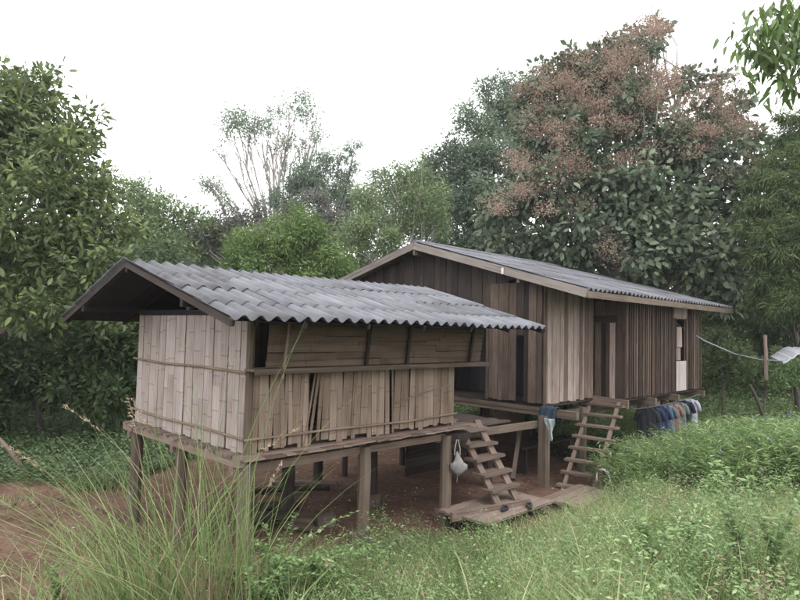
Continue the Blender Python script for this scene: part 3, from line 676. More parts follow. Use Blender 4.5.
# ------------------------------------------------------------------ cable, stakes, sheet at right
pts = [at(656, 308, 14.6), at(680, 326, 14.8), at(705, 341, 15.2), at(735, 354, 15.8), at(762, 360, 15), at(783, 361, 14.2)]
mb = MB(); mb.tube([q - pts[0] for q in pts], .016, 6); tag(mb.build('cable', plain('cable_grey', (.30, .31, .34), .6), None, loc_=pts[0]), 'pale cable sagging from the house wall towards the right edge', 'cable')
def stake(label, p0, p1, r, mat='post'):
    b_ = np.array(p0); m_ = MB(); m_.tube([(0, 0, -.1), tuple((np.array(p1) - b_) * .5 + [.015, 0, 0]), tuple(np.array(p1) - b_)], [r, r * .95, r * .85], 7, wob=.08)
    tag(m_.build('stake', M[mat], None, loc_=b_), label, 'stake')
stake('upright wooden stake standing in the undergrowth right of the house', at(766, 376, 14.8), at(765, 335, 14.8), .05, 'tread')
stake('dark stick leaning over in the grass right of the laundry', at(766, 420, 14), at(750, 385, 14), .045, 'post_dark')
q = at(28, 478, 11.5); q[2] = G(q[0], q[1]); stake('leaning grey pole at the left edge of the yard', q, at(-12, 428, 11.2), .045, 'tread')
a_ = at(783, 363, 14.2)
sh = thing('tin_sheet', 'bent pale metal sheet lying on the bushes at the right edge', 'metal sheet', a_)
mb = MB(); 
for i in range(14):
    pass
vs = []; nn = 24
for j in range(2):
    for i in range(nn + 1): vs.append((i * .055 + j * .25, j * .9, .25 * min(1, i / 7) + .014 * math.cos(i * 2.2) + j * .12))
mb.add(vs, [(i, i + 1, nn + 2 + i, nn + 1 + i) for i in range(nn)], .6); o = mb.build('sheet', plain('tin', (.42, .43, .46), .45, .1, 6, .3), sh); s_ = o.modifiers.new('thickness', 'SOLIDIFY'); s_.thickness = .03

# ------------------------------------------------------------------ clutter on the soil
def rough_box(name, label, cat, p, sx, sy, sz, rz, mat, group=None):
    m_ = MB(); m_.beam((-sx / 2, 0, sz / 2), (sx / 2, 0, sz / 2), sy, sz, random.random(), jit=.06); return tag(m_.build(name, mat, None, loc_=p, rz=rz), label, cat, group)
p = at(325, 520, 8.7); rough_box('concrete_block', 'broken concrete block on the soil left of the right hut stilt', 'block', (p[0], p[1], G(p[0], p[1]) - .01), .26, .17, .17, .5, M['concrete'])
p = at(390, 541, 7.9); m_ = MB(); out = [((.62 + .14 * math.sin(3 * a) + .08 * math.sin(5 * a + 1)) * math.cos(a), (.34 + .06 * math.sin(2 * a + 1)) * math.sin(a)) for a in np.linspace(0, 2 * math.pi, 25)[:-1]]
nn = len(out); m_.add([(a, b, -.03) for a, b in out] + [(a, b, .03) for a, b in out], [tuple(range(nn, 2 * nn))] + [(i_, (i_ + 1) % nn, nn + (i_ + 1) % nn, nn + i_) for i_ in range(nn)]); tag(m_.build('cement_pad', M['soilpad'], None, loc_=(p[0], p[1], G(p[0], p[1]) + .01), rz=.6), 'pale worn cement patch in the soil at the edge of the weeds', 'cement patch')
logs = [(250, 495, 300, 478, .07, 9.3), (262, 512, 312, 500, .06, 8.8), (240, 505, 292, 515, .08, 8.6), (286, 500, 322, 523, .055, 8.5), (255, 484, 330, 490, .05, 10.2), (270, 470, 338, 478, .04, 10.9)]
wl_ = ['thick dark log lowest in the pile under the hut', 'bark covered log lying across the pile under the hut', 'broad log at the left end of the pile under the hut', 'short log pointing at the viewer in the pile under the hut', 'thin pole lying behind the log pile', 'thinnest pole farthest back under the hut']
for i, (x0, y0, x1, y1, r, Y) in enumerate(logs):
    a = at(x0, y0, Y); b = at(x1, y1, Y + random.uniform(-.3, .3)); a[2] = G(a[0], a[1]) + r * .8; b[2] = G(b[0], b[1]) + r * (.8 + i % 3 * .9)
    m_ = MB(); m_.tube([(0, 0, 0), tuple((b - a) * .5 + [0, 0, .02]), tuple(b - a)], [r, r * .95, r * .85], 9, wob=.06); tag(m_.build('log', M['post'] if i % 2 else M['post_dark'], None, loc_=a), wl_[i], 'log', 'logs heaped under the bamboo hut')
for i, (px, py, s_, lb_) in enumerate(((8, 503, .2, 'broken clay piece at the left edge of the yard'), (22, 497, .16, 'small clay piece beside the leaning pole'), (60, 492, .13, 'small reddish stone in the bare yard'), (97, 505, .2, 'earth clod in front of the left hut stilt'), (34, 509, .12, 'smallest clay chip in the bare yard'))):
    Y = 9.6 if py < 500 else 9.0; p = at(px, py, Y); m_ = MB(); blob(m_, (0, 0, .01), s_ * .6, s_ * .45, .06, k=.3, n=9, m=6); tag(m_.build('stone', plain('clay', (.13, .085, .065), .95, .25), None, loc_=(p[0], p[1], G(p[0], p[1])), rz=i), lb_, 'stone', 'stones and clods on the bare yard')
lg = MB(); lg.tube([(0, -.35, 0), (0, 0, .01), (0, .35, 0)], [.06, .055, .05], 8, wob=.08); lg0 = lg.build('shade_log', M['post_dark'], None)  # log stack added to darken the space under the house
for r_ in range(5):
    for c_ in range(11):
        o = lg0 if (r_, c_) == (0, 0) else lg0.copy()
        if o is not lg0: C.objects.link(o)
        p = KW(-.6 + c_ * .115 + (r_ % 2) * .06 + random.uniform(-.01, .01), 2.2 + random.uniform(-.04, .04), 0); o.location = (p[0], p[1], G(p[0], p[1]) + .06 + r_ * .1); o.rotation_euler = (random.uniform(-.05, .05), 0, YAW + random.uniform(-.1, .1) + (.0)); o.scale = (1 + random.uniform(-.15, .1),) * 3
        tag(o, 'dark log added to darken the space below the plank house', 'shade_log', 'logs added to darken the space below the plank house')
bf = thing('shade_boards', 'low dark boards added to deepen the shade behind the short ladder', 'screen', KW(-1.7, 1.9, 0), YAW)  # boards added to deepen the dark gap behind the ladder
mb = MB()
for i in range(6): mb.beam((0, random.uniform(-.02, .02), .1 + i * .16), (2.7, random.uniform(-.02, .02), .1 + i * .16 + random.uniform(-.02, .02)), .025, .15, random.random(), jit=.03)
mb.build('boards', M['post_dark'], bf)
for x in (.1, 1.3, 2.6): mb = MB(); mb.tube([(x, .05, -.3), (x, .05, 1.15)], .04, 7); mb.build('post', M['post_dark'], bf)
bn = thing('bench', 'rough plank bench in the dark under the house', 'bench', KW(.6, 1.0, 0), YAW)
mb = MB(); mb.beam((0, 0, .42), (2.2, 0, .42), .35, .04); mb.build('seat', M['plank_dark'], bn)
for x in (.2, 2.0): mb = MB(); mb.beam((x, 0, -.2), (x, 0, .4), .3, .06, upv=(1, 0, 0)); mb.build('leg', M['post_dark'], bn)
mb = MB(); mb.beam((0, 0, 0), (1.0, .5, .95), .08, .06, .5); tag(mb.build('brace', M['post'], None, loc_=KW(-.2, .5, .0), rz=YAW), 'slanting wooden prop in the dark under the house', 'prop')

# ================================================================== VEGETATION
def norm(a): return a / np.maximum(np.linalg.norm(a, axis=1, keepdims=True), 1e-9)
T_DIAMOND = (np.array([(0, 0, 0), (.45, .5, .06), (1, 0, -.08), (.45, -.5, .06)]), np.array([(0, 1, 2), (0, 2, 3)]))
T_BROAD = (np.array([(0, 0, 0), (.25, .42, .05), (.65, .42, .04), (1, 0, -.14), (.65, -.42, .04), (.25, -.42, .05), (.45, 0, -.02)]),
           np.array([(0, 6, 1), (1, 6, 2), (2, 6, 3), (3, 6, 4), (4, 6, 5), (5, 6, 0)]))
T_LANCE = (np.array([(0, 0, 0), (.3, .5, .04), (.7, .35, -.05), (1, 0, -.22), (.7, -.35, -.05), (.3, -.5, .04)]),
           np.array([(0, 1, 5), (1, 2, 5), (5, 2, 4), (2, 3, 4)]))
def leaves(P, D, Nn, L, Wd, tint, tpl=T_DIAMOND):
    """place leaf template: P base, D direction, Nn face normal"""
    D = norm(D); B = norm(np.cross(Nn, D)); N2 = np.cross(D, B); tv, tf = tpl; n = len(P); k = len(tv)
    V = (P[:, None] + D[:, None] * (tv[None, :, 0:1] * L[:, None, None]) + B[:, None] * (tv[None, :, 1:2] * Wd[:, None, None]) + N2[:, None] * (tv[None, :, 2:3] * L[:, None, None]))
    F_ = (tf[None] + (np.arange(n) * k)[:, None, None]).reshape(-1, tf.shape[1])
    return V.reshape(-1, 3), F_, np.repeat(tint, k)
def rdir(n): return norm(R.normal(size=(n, 3)))
def crown_points(blobs, n, shell=2.0, flat=.85):
    """twig points through a union of rough ellipsoids; blobs rows (x,y,z,r)"""
    b = np.asarray(blobs, float); wgt = b[:, 3] ** 2.3; idx = R.choice(len(b), n, p=wgt / wgt.sum()); d = rdir(n)
    u = R.random(n) ** (1 / (1 + shell)); lump = .72 + .5 * vn(d[:, 0] * 2.2 + idx * 3.1, d[:, 2] * 2.2 + d[:, 1] * 1.3, 1.5)
    r = b[idx, 3] * u * lump
    return b[idx, :3] + d * r[:, None] * np.array([1, 1, flat]), d, idx
def foliage(name, blobs, n_twig, per, L, Wr, mat, parent, tpl=T_DIAMOND, spread=.25, droop=.0, upb=.5, shell=2.0, flat=.85, tintr=(0, 1), origin=None, accent=0):
    P, d, idx = crown_points(blobs, n_twig, shell, flat); bt = R.random(len(blobs)); tw = R.random(n_twig) * .6 + bt[idx] * .4
    P = np.repeat(P, per, 0); d = np.repeat(d, per, 0); tw = np.repeat(tw, per); n = len(P)
    D = norm(rdir(n) + d * .5 + np.array([0, 0, -droop])); N = norm(rdir(n) * .7 + np.array([0, 0, upb]) + d * .35)
    P = P + D * (spread * R.random((n, 1))); ln = L * R.uniform(.6, 1.15, n)
    t = np.clip(tw * .55 + R.random(n) * .45, 0, 1); t = tintr[0] + t * (tintr[1] - tintr[0])
    V, F_, T = leaves(P, D, N, ln, ln * Wr, t, tpl)
    if origin is not None: V = V - np.asarray(origin)
    return npmesh(name, V, F_, T, mat, parent)
def limb(mb, a, b, r0, r1, n=5, wig=.12):
    a = np.array(a, float); b = np.array(b, float); L = np.linalg.norm(b - a); pts = []
    for k in range(n + 1):
        t = k / n; c = a * (1 - t) + b * t
        c = c + np.array([0, 0, .18 * L * math.sin(math.pi * t) * (1 - t)]) + (R.normal(size=3) * wig * L * .25 if 0 < k < n else 0)
        pts.append(c)
    mb.tube(pts, [r0 + (r1 - r0) * k / n for k in range(n + 1)], 6); return pts
def tree(name, label, base, blobs, nt, per, L, Wr, mat, cat='tree', tpl=T_DIAMOND, r0=.16, bark='bark', fork=.45, twigs=2, group=None, **kw):
    bx, by = base; g = G(bx, by); t = thing(name, label, cat, (bx, by, g), 0, group); o = np.array([bx, by, g])
    b = np.asarray(blobs, float); zlow = b[:, 2].min(); top = b[:, 2].max(); fz = g + (np.average(b[:, 2]) - g) * fork
    cen = np.average(b[:, :2], axis=0, weights=b[:, 3]); f0 = np.array([bx + (cen[0] - bx) * .3, by + (cen[1] - by) * .3, fz])
    mb = MB(); base3 = np.array([0, 0, -.2])
    mb.tube([base3, (f0 - o) * .35 + R.normal(size=3) * .05, (f0 - o) * .7 + R.normal(size=3) * .06, f0 - o], [r0 * 1.25, r0, r0 * .9, r0 * .8], 9, wob=.04)
    mb.build('trunk', M[bark], t)
    mb = MB()
    for q in b:
        e = q[:3] - o + np.array([0, 0, q[3] * .2]); s = (f0 - o) * R.uniform(.72, 1.0)
        pts = limb(mb, s, e, r0 * .42, r0 * .08)
        for _ in range(twigs):
            k = R.integers(2, len(pts) - 1); limb(mb, pts[k], e + rdir(1)[0] * q[3] * .8, r0 * .16, r0 * .04, 3)
    mb.build('branches', M[bark], t)
    sub = []
    for q in b:
        sub.append((q[0], q[1], q[2], q[3] * .8)); dd_ = rdir(6); dd_[:, 2] += .25
        for d_ in dd_: sub.append((q[0] + d_[0] * q[3] * .72, q[1] + d_[1] * q[3] * .72, q[2] + d_[2] * q[3] * .72, q[3] * R.uniform(.28, .52)))
    foliage('crown', sub, nt, per, L, Wr, mat, t, tpl=tpl, origin=o, **kw)
    return t
def B(px, py, Y, rpx, dY=0):   # crown lump seen at px,py at distance Y with radius in photo pixels
    p = at(px, py, Y); return (p[0], p[1], p[2], rpx * Y / FPX)

LM = {
 'jack': leaf('leaf_jack', [(0, (.035, .055, .022)), (.45, (.078, .112, .042)), (.8, (.145, .19, .065)), (1, (.28, .35, .095))]),
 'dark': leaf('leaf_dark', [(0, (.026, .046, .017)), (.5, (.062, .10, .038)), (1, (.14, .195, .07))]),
 'teak': leaf('leaf_teak', [(0, (.05, .072, .045)), (.6, (.11, .145, .092)), (.93, (.19, .235, .13)), (1, (.30, .26, .14))], trans=.22),
 'mango': leaf('leaf_mango', [(0, (.045, .08, .02)), (.5, (.10, .165, .045)), (1, (.19, .27, .08))]),
 'mid': leaf('leaf_mid', [(0, (.065, .105, .04)), (.5, (.13, .185, .08)), (1, (.22, .285, .12))]),
 'blue': leaf('leaf_blue_haze', [(0, (.07, .105, .068)), (.5, (.125, .175, .115)), (1, (.20, .26, .17))]),  # blue green leaves, lightened to carry distance haze
 'far': leaf('leaf_far_haze', [(0, (.10, .135, .095)), (.5, (.15, .195, .14)), (1, (.22, .27, .19))]),  # distance haze is put into this pale leaf colour
 'grey': leaf('leaf_grey', [(0, (0.066, 0.066, 0.055)), (.5, (0.110, 0.116, 0.094)), (1, (0.165, 0.165, 0.132))]),
 'bamboo': leaf('leaf_bamboo', [(0, (.028, .05, .02)), (.5, (.08, .122, .046)), (1, (.20, .26, .095))]),
 'seed': leaf('seed_heads', [(0, (.185, .128, .098)), (.5, (.29, .21, .165)), (1, (.39, .295, .24))], trans=.2, rough=.9, spec=.1),
 'grass': leaf('grass_blades', [(0, (.078, .122, .038)), (.5, (.172, .245, .09)), (.75, (.28, .35, .15)), (.88, (.38, .35, .21)), (1, (.46, .39, .25))], trans=.35),
 'weed': leaf('weed_leaves', [(0, (.06, .11, .035)), (.5, (.14, .222, .082)), (.85, (.24, .33, .14)), (1, (.34, .38, .19))], trans=.3),
 'low': leaf('low_weeds', [(0, (.035, .06, .024)), (.5, (.075, .12, .05)), (1, (.14, .19, .08))], trans=.3),
 'dry': leaf('dry_stems', [(0, (.14, .09, .06)), (.5, (.25, .18, .12)), (1, (.42, .34, .24))], trans=.2),
 'litter': leaf('litter', [(0, (.05, .032, .022)), (.5, (.13, .085, .06)), (.85, (.24, .17, .12)), (1, (.34, .29, .24))], trans=.05, rough=.9),
 'flower': leaf('blue_flowers', [(0, (.13, .14, .40)), (1, (.26, .26, .55))], trans=.2),
}
def ground_xy(px, Y): p = at(px, 400, Y); return (p[0], p[1])

# ---- trees (distances are metres from the viewer)
tree('jackfruit_tree', 'large glossy leaved tree filling the left edge of the view', ground_xy(-40, 13.5),
     [B(15, 110, 13, 40), B(40, 95, 13.5, 30), B(-30, 160, 12.5, 70), B(60, 165, 12.6, 48), B(92, 205, 12.2, 34), B(20, 225, 11.8, 62), B(85, 260, 11.8, 44), B(118, 232, 13, 26), B(-40, 260, 12, 70),
      B(30, 300, 11.6, 45), B(105, 305, 12.6, 34), B(10, 85, 13.6, 26), B(80, 130, 13.5, 24), B(30, 150, 14, 50)],
     2600, 8, .19, .42, LM['jack'], tpl=T_BROAD, r0=.2, spread=.22, shell=1.6, droop=.15)
for i, (px, Y, lb, bl, mt) in enumerate((
    (40, 14.5, 'dark leafy bush low under the left tree by the image edge', [B(20, 345, 14, 50), B(60, 380, 14.5, 42), B(-20, 390, 14, 60), B(90, 345, 15, 36)], 'dark'),
    (120, 15.5, 'dark thicket directly behind the left end of the bamboo hut', [B(120, 340, 15, 45), B(150, 375, 15.5, 40), B(105, 395, 14.5, 32), B(160, 330, 16, 40), B(70, 320, 15.5, 40)], 'dark'))):
    tree('bush', lb, ground_xy(px, Y), bl, 1300, 8, .2, .42, LM[mt], cat='bush', r0=.06, shell=1.2, spread=.2, tpl=T_DIAMOND, fork=.6)
tree('shade_tree', 'dark crowned tree standing behind the left hut gable', ground_xy(30, 18),
     [B(20, 330, 18, 60), B(100, 300, 18, 50), B(60, 260, 19, 50), B(140, 260, 19, 40), B(-30, 300, 18, 60), B(165, 300, 19, 40)], 2200, 8, .2, .42, LM['dark'], r0=.15)
tree('grey_tree', 'hazy grey green tree between the left tree and the open sky', ground_xy(150, 26),
     [B(140, 205, 25, 24), B(165, 225, 25, 28), B(120, 190, 26, 18), B(195, 240, 25, 26), B(150, 250, 24, 34), B(215, 250, 26, 22)], 1700, 8, .2, .35, LM['mid'], r0=.14, shell=1.0)
tree('mango_tree', 'bright green rounded tree above the ridge of the bamboo hut', ground_xy(285, 19),
     [B(250, 250, 18.5, 30), B(285, 240, 18.5, 34), B(318, 252, 18.5, 26), B(270, 270, 18, 34), B(235, 270, 18.5, 24), B(320, 275, 18, 28), B(300, 225, 19.5, 18), B(345, 272, 18.6, 18)],
     2400, 9, .17, .26, LM['mango'], r0=.16, tpl=T_DIAMOND, droop=.5, spread=.15, shell=2.5)
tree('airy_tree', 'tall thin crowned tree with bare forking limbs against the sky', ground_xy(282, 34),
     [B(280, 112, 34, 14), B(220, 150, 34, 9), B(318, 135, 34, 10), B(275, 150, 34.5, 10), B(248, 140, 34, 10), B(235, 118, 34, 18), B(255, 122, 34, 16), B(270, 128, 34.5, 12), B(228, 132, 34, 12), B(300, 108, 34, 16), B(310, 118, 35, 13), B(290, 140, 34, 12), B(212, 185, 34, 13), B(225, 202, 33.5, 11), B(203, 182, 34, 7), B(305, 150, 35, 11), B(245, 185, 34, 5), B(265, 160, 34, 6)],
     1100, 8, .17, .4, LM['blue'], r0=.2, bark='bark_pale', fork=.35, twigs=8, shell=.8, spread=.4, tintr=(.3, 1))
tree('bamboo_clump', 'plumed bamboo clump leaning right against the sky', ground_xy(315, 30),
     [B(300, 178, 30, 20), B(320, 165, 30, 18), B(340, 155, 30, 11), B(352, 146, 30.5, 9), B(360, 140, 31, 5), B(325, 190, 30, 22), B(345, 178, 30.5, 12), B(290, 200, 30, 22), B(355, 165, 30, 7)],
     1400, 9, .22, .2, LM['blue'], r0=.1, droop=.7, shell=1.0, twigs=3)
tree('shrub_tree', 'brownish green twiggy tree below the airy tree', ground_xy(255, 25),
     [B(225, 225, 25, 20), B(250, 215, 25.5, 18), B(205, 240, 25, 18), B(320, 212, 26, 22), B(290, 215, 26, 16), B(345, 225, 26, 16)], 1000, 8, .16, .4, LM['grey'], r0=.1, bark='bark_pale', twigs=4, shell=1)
tree('distant_tree', 'tree with haze in its pale leaf colour filling the sky line between the airy tree and the house gable', ground_xy(350, 38),
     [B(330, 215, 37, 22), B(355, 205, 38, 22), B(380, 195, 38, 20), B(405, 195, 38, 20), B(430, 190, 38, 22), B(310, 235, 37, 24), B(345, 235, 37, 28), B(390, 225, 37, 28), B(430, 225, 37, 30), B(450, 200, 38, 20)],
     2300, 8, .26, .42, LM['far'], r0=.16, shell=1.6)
tree('distant_tree', 'tree with haze in its pale leaf colour low on the sky line left of the airy tree', ground_xy(215, 36),
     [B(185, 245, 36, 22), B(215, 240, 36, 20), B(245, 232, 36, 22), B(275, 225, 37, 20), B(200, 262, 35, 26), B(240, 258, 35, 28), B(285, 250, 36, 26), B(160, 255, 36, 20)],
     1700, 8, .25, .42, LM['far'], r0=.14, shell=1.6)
tree('pale_trunk_tree', 'light green tree with pale forked stems above the house gable', ground_xy(405, 24),
     [B(370, 200, 24, 20), B(395, 185, 24.5, 18), B(415, 180, 25, 20), B(365, 225, 23.5, 24), B(430, 205, 24, 22), B(400, 225, 24.5, 24), B(350, 240, 23, 18), B(385, 245, 23, 20), B(440, 230, 24, 18)],
     1500, 8, .17, .36, LM['mid'], r0=.13, bark='bark_pale', twigs=6, shell=1.6, fork=.55)
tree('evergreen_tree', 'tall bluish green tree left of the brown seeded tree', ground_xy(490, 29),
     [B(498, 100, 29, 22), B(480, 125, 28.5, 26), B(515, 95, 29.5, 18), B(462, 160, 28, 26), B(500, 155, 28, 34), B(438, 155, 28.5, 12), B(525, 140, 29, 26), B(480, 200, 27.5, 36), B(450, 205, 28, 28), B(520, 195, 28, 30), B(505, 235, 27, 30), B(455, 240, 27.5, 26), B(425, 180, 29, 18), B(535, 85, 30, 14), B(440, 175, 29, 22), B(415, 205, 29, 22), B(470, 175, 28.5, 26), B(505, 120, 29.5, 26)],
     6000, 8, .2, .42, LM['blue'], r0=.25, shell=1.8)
teakb = [B(548, 96, 20, 24), B(575, 72, 20, 22), B(612, 62, 20, 24), B(684, 84, 20.3, 14), B(532, 104, 20, 18), B(560, 78, 20.2, 16), B(522, 165, 19.5, 16), B(640, 48, 20.5, 20), B(655, 30, 21, 13), B(615, 105, 19.5, 38), B(645, 92, 20, 24), B(530, 135, 19.5, 20), B(580, 140, 19, 40), B(650, 140, 18.8, 38),
         B(722, 88, 19.8, 15), B(735, 112, 19.5, 17), B(748, 138, 19.5, 15), B(700, 128, 19, 24), B(705, 165, 18.5, 36), B(555, 190, 18.6, 36), B(615, 195, 18.2, 44), B(670, 205, 18, 42), B(730, 195, 18.2, 30), B(512, 200, 19, 22), B(492, 215, 19.3, 15),
         B(575, 235, 18, 38), B(640, 250, 17.8, 42), B(700, 250, 17.6, 42), B(745, 235, 18, 30), B(500, 240, 19, 20), B(535, 250, 18.8, 26), B(725, 285, 17.8, 28), B(756, 262, 18, 20), B(545, 160, 19.2, 20), B(752, 172, 19, 18), B(590, 100, 20.5, 22)]
tk = tree('teak_tree', 'huge broad leaved tree with rusty brown seed heads behind the house', ground_xy(655, 19.5), teakb, 4600, 6, .255, .62, LM['teak'], tpl=T_BROAD, r0=.26, bark='bark_pale', shell=2.4, spread=.35, droop=.25, fork=.4, twigs=6)
# seed heads: airy panicles at the upper and left parts of the crown
hd = [(x, y, z, r) for (x, y, z, r) in teakb]
pan = []
for px, py, n, s in ((560, 88, 9, 22), (590, 75, 10, 25), (625, 60, 10, 24), (650, 32, 6, 12), (545, 135, 9, 20), (600, 110, 11, 28), (565, 165, 10, 24), (600, 175, 7, 24), (520, 165, 5, 12), (495, 205, 5, 12), (520, 195, 6, 14), (655, 100, 9, 22), (670, 75, 7, 16),
                     (710, 95, 7, 14), (735, 120, 8, 18), (700, 150, 8, 18), (715, 140, 7, 18), (745, 130, 5, 12), (640, 150, 8, 22), (560, 210, 8, 18), (612, 130, 7, 20), (610, 235, 3, 12), (620, 265, 4, 8), (725, 180, 3, 10), (745, 185, 3, 8), (740, 250, 2, 8), (680, 128, 5, 14), (540, 185, 5, 14), (610, 250, 2, 6)):
    for _ in range(int(n * .8)): pan.append(at(px + R.normal() * s * .6, py + R.normal() * s * .42, 18.6 + R.uniform(-.9, .5) - .006 * (py - 100)))
for (x, y, z, r) in teakb:
    pz = (z - 6.5) / 6; k_ = int(max(0, min(1, pz)) * 15 * (r / 1.0)) if x < 9.5 or z > 8.5 else 2
    for _ in range(k_):
        d_ = np.array([R.normal() * .7, -abs(R.normal()) * .7, R.normal() * .6 + .75]); d_ /= np.linalg.norm(d_); pan.append(np.array([x, y, z]) + d_ * r * R.uniform(.9, 1.25) * np.array([1, 1, .9]))
pan = np.array(pan); nP = len(pan); per = 260; o_ = np.array([tk.location.x, tk.location.y, tk.location.z])
P = np.repeat(pan, per, 0); dd = rdir(nP * per); rr_ = np.repeat(R.uniform(.3, .62, nP), per) * R.random(nP * per) ** .45
P = P + dd * rr_[:, None] * np.array([1, 1, .7]); Ls = R.uniform(.03, .055, nP * per); ti = np.clip(np.repeat(R.random(nP), per) * .5 + R.random(nP * per) * .5, 0, 1)
V, F_, T = leaves(P - o_, rdir(nP * per), rdir(nP * per), Ls, Ls * .8, ti); npmesh('seed_heads', V, F_, T, LM['seed'], tk)
tree('feathery_bamboo', 'fine leaved light green bamboo rising at the right edge', ground_xy(800, 17),
     [B(790, 118, 17.0, 12), B(800, 135, 17.0, 16), B(782, 140, 17.0, 12), B(795, 160, 16.5, 18), B(812, 165, 16.0, 20), B(775, 165, 16.5, 11), B(765, 180, 16.0, 12), B(782, 185, 16.0, 15), B(750, 185, 16.3, 8), B(800, 195, 15.6, 20), B(768, 205, 15.8, 15), B(748, 205, 16.0, 9), B(790, 220, 15.4, 19), B(765, 232, 15.5, 15), B(745, 228, 16.0, 9), B(808, 240, 15.0, 22), B(780, 252, 15.2, 19), B(756, 258, 15.6, 14), B(800, 275, 15.0, 22), B(770, 282, 15.4, 18), B(790, 302, 15.0, 20), B(812, 305, 14.8, 22), B(760, 305, 15.8, 14)],
     3300, 12, .19, .13, LM['bamboo'], r0=.07, droop=.75, shell=3.5, twigs=2, spread=.16, flat=.75)
tree('dark_bamboo', 'dark feathery thicket beyond the right end of the house', ground_xy(765, 20),
     [B(745, 310, 19.5, 30), B(775, 320, 19.5, 32), B(800, 330, 19, 30), B(730, 285, 20, 30), B(770, 290, 20, 34), B(715, 330, 20, 26), B(800, 290, 20, 40), B(830, 320, 19, 40)],
     2200, 11, .2, .14, LM['dark'], r0=.08, droop=.5, shell=2.2)
for i, (bl, px, Y, lb, mt, L) in enumerate((
    ([B(720, 345, 17.5, 14), B(735, 358, 17, 14), B(712, 362, 17.5, 12)], 722, 17.3, 'leafy shrub just right of the house end wall', 'mid', .14),
    ([B(760, 368, 16.5, 12), B(745, 372, 16.5, 10), B(782, 362, 16.8, 11)], 765, 16.5, 'leafy shrub around the upright stake', 'mid', .13),
    ([B(795, 375, 16, 14), B(775, 382, 15.8, 10)], 790, 16, 'low shrub at the right edge beneath the metal sheet', 'weed', .11))):
    tree('shrub', lb, ground_xy(px, Y), bl, 260, 7, L, .45, LM[mt], cat='shrub', r0=.03, shell=1.2, spread=.12, twigs=2, fork=.5)
# branch of a nearer mango tree, reaching in at the upper right: a real tree standing just outside the view
nb = at(860, 60, 6.2); gz = G(nb[0] + .8, nb[1])
mt_ = thing('mango_tree', 'nearest tree, its long leaved branch reaching in at the upper right corner', 'tree', (nb[0] + .8, nb[1], gz)); oo = np.array([nb[0] + .8, nb[1], gz])
mb = MB(); mb.tube([(0, 0, -.2), (.05, 0, 2), (-.05, 0, 4), (-.1, 0, nb[2] - gz + .4)], [.16, .13, .11, .07], 9, wob=.04); mb.build('trunk', M['bark'], mt_)
mb = MB(); tips = []
for px, py, Y in ((762, 50, 5.5), (788, 20, 5.6), (772, 14, 5.8), (798, 38, 5.5), (775, 30, 5.7), (790, 55, 5.4), (770, 68, 5.6), (800, 20, 5.8), (795, 85, 5.6), (815, 60, 5.6), (785, 8, 5.9), (758, 35, 5.5), (782, 45, 5.5)):
    e = at(px, py, Y); limb(mb, (-.1, 0, nb[2] - gz), e - oo, .03, .006, 4, .08); tips.append(e)
mb.build('branches', M['bark'], mt_)
P = []; D = []
for e in tips:
    for _ in range(44): P.append(e + R.normal(size=3) * np.array([.13, .13, .09])); a = R.random() * 6.28; D.append((math.cos(a), math.sin(a), -R.uniform(.5, 2.2)))
P = np.array(P); D = np.array(D); n = len(P); Ls = R.uniform(.10, .19, n); V, F_, T = leaves(P - oo, D, norm(np.array([0, 0, 1.]) + R.normal(size=(n, 3)) * .4), Ls, Ls * .27, R.uniform(.0, .6, n), T_LANCE)
npmesh('leaves', V, F_, T, LM['mango'], mt_)
# far woodland mass behind everything
wb = []
for a in np.linspace(-1.05, 1.05, 46):
    for q in range(3):
        rr2 = R.uniform(38, 50); x, y = rr2 * math.sin(a), rr2 * math.cos(a); g = G(x, y); hgt = R.uniform(1.5, 5.5) * (1.25 if a > .1 else 1) ; wb.append((x, y, g + hgt, R.uniform(2.2, 3.6)))
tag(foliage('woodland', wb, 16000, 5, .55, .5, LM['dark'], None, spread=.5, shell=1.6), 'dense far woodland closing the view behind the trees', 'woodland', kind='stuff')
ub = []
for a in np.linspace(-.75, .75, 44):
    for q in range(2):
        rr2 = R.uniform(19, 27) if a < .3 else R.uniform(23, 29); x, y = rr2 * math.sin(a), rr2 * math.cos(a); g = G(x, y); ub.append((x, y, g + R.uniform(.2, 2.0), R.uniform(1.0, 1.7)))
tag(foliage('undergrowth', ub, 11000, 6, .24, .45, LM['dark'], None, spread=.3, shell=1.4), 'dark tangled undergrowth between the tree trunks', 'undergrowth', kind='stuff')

# ---- grasses and weeds
def blades(P, H_, Wd, lean_dir, lean, tint, seg=3):
    """curved grass blades; returns V,F,T with quads"""
    n = len(P); t = np.linspace(0, 1, seg + 1); ang = R.random(n) * 2 * math.pi; side = np.stack([np.cos(ang), np.sin(ang), 0 * ang], 1)
    V = np.zeros((n, seg + 1, 2, 3))
    for k, u in enumerate(t):
        c = P + np.array([0, 0, 1.]) * (H_ * (u - .28 * lean * u * u))[:, None] + lean_dir * (H_ * lean * u * u)[:, None]; w_ = (Wd * (1 - u ** 1.6 * .93))[:, None] * .5
        V[:, k, 0] = c - side * w_; V[:, k, 1] = c + side * w_
    f = np.array([(2 * k, 2 * k + 1, 2 * k + 3, 2 * k + 2) for k in range(seg)]); F_ = (f[None] + (np.arange(n) * 2 * (seg + 1))[:, None, None]).reshape(-1, 4)
    return V.reshape(-1, 3), F_, np.repeat(tint, 2 * (seg + 1))
def scatter(n, xr, yr, dens):
    X = R.uniform(*xr, n); Y = R.uniform(*yr, n); k = R.random(n) < dens(X, Y); X, Y = X[k], Y[k]
    v = (np.abs(X) < Y * .76 + 1.2); X, Y = X[v], Y[v]
    return np.stack([X, Y, ground(X, Y) - .01], 1)
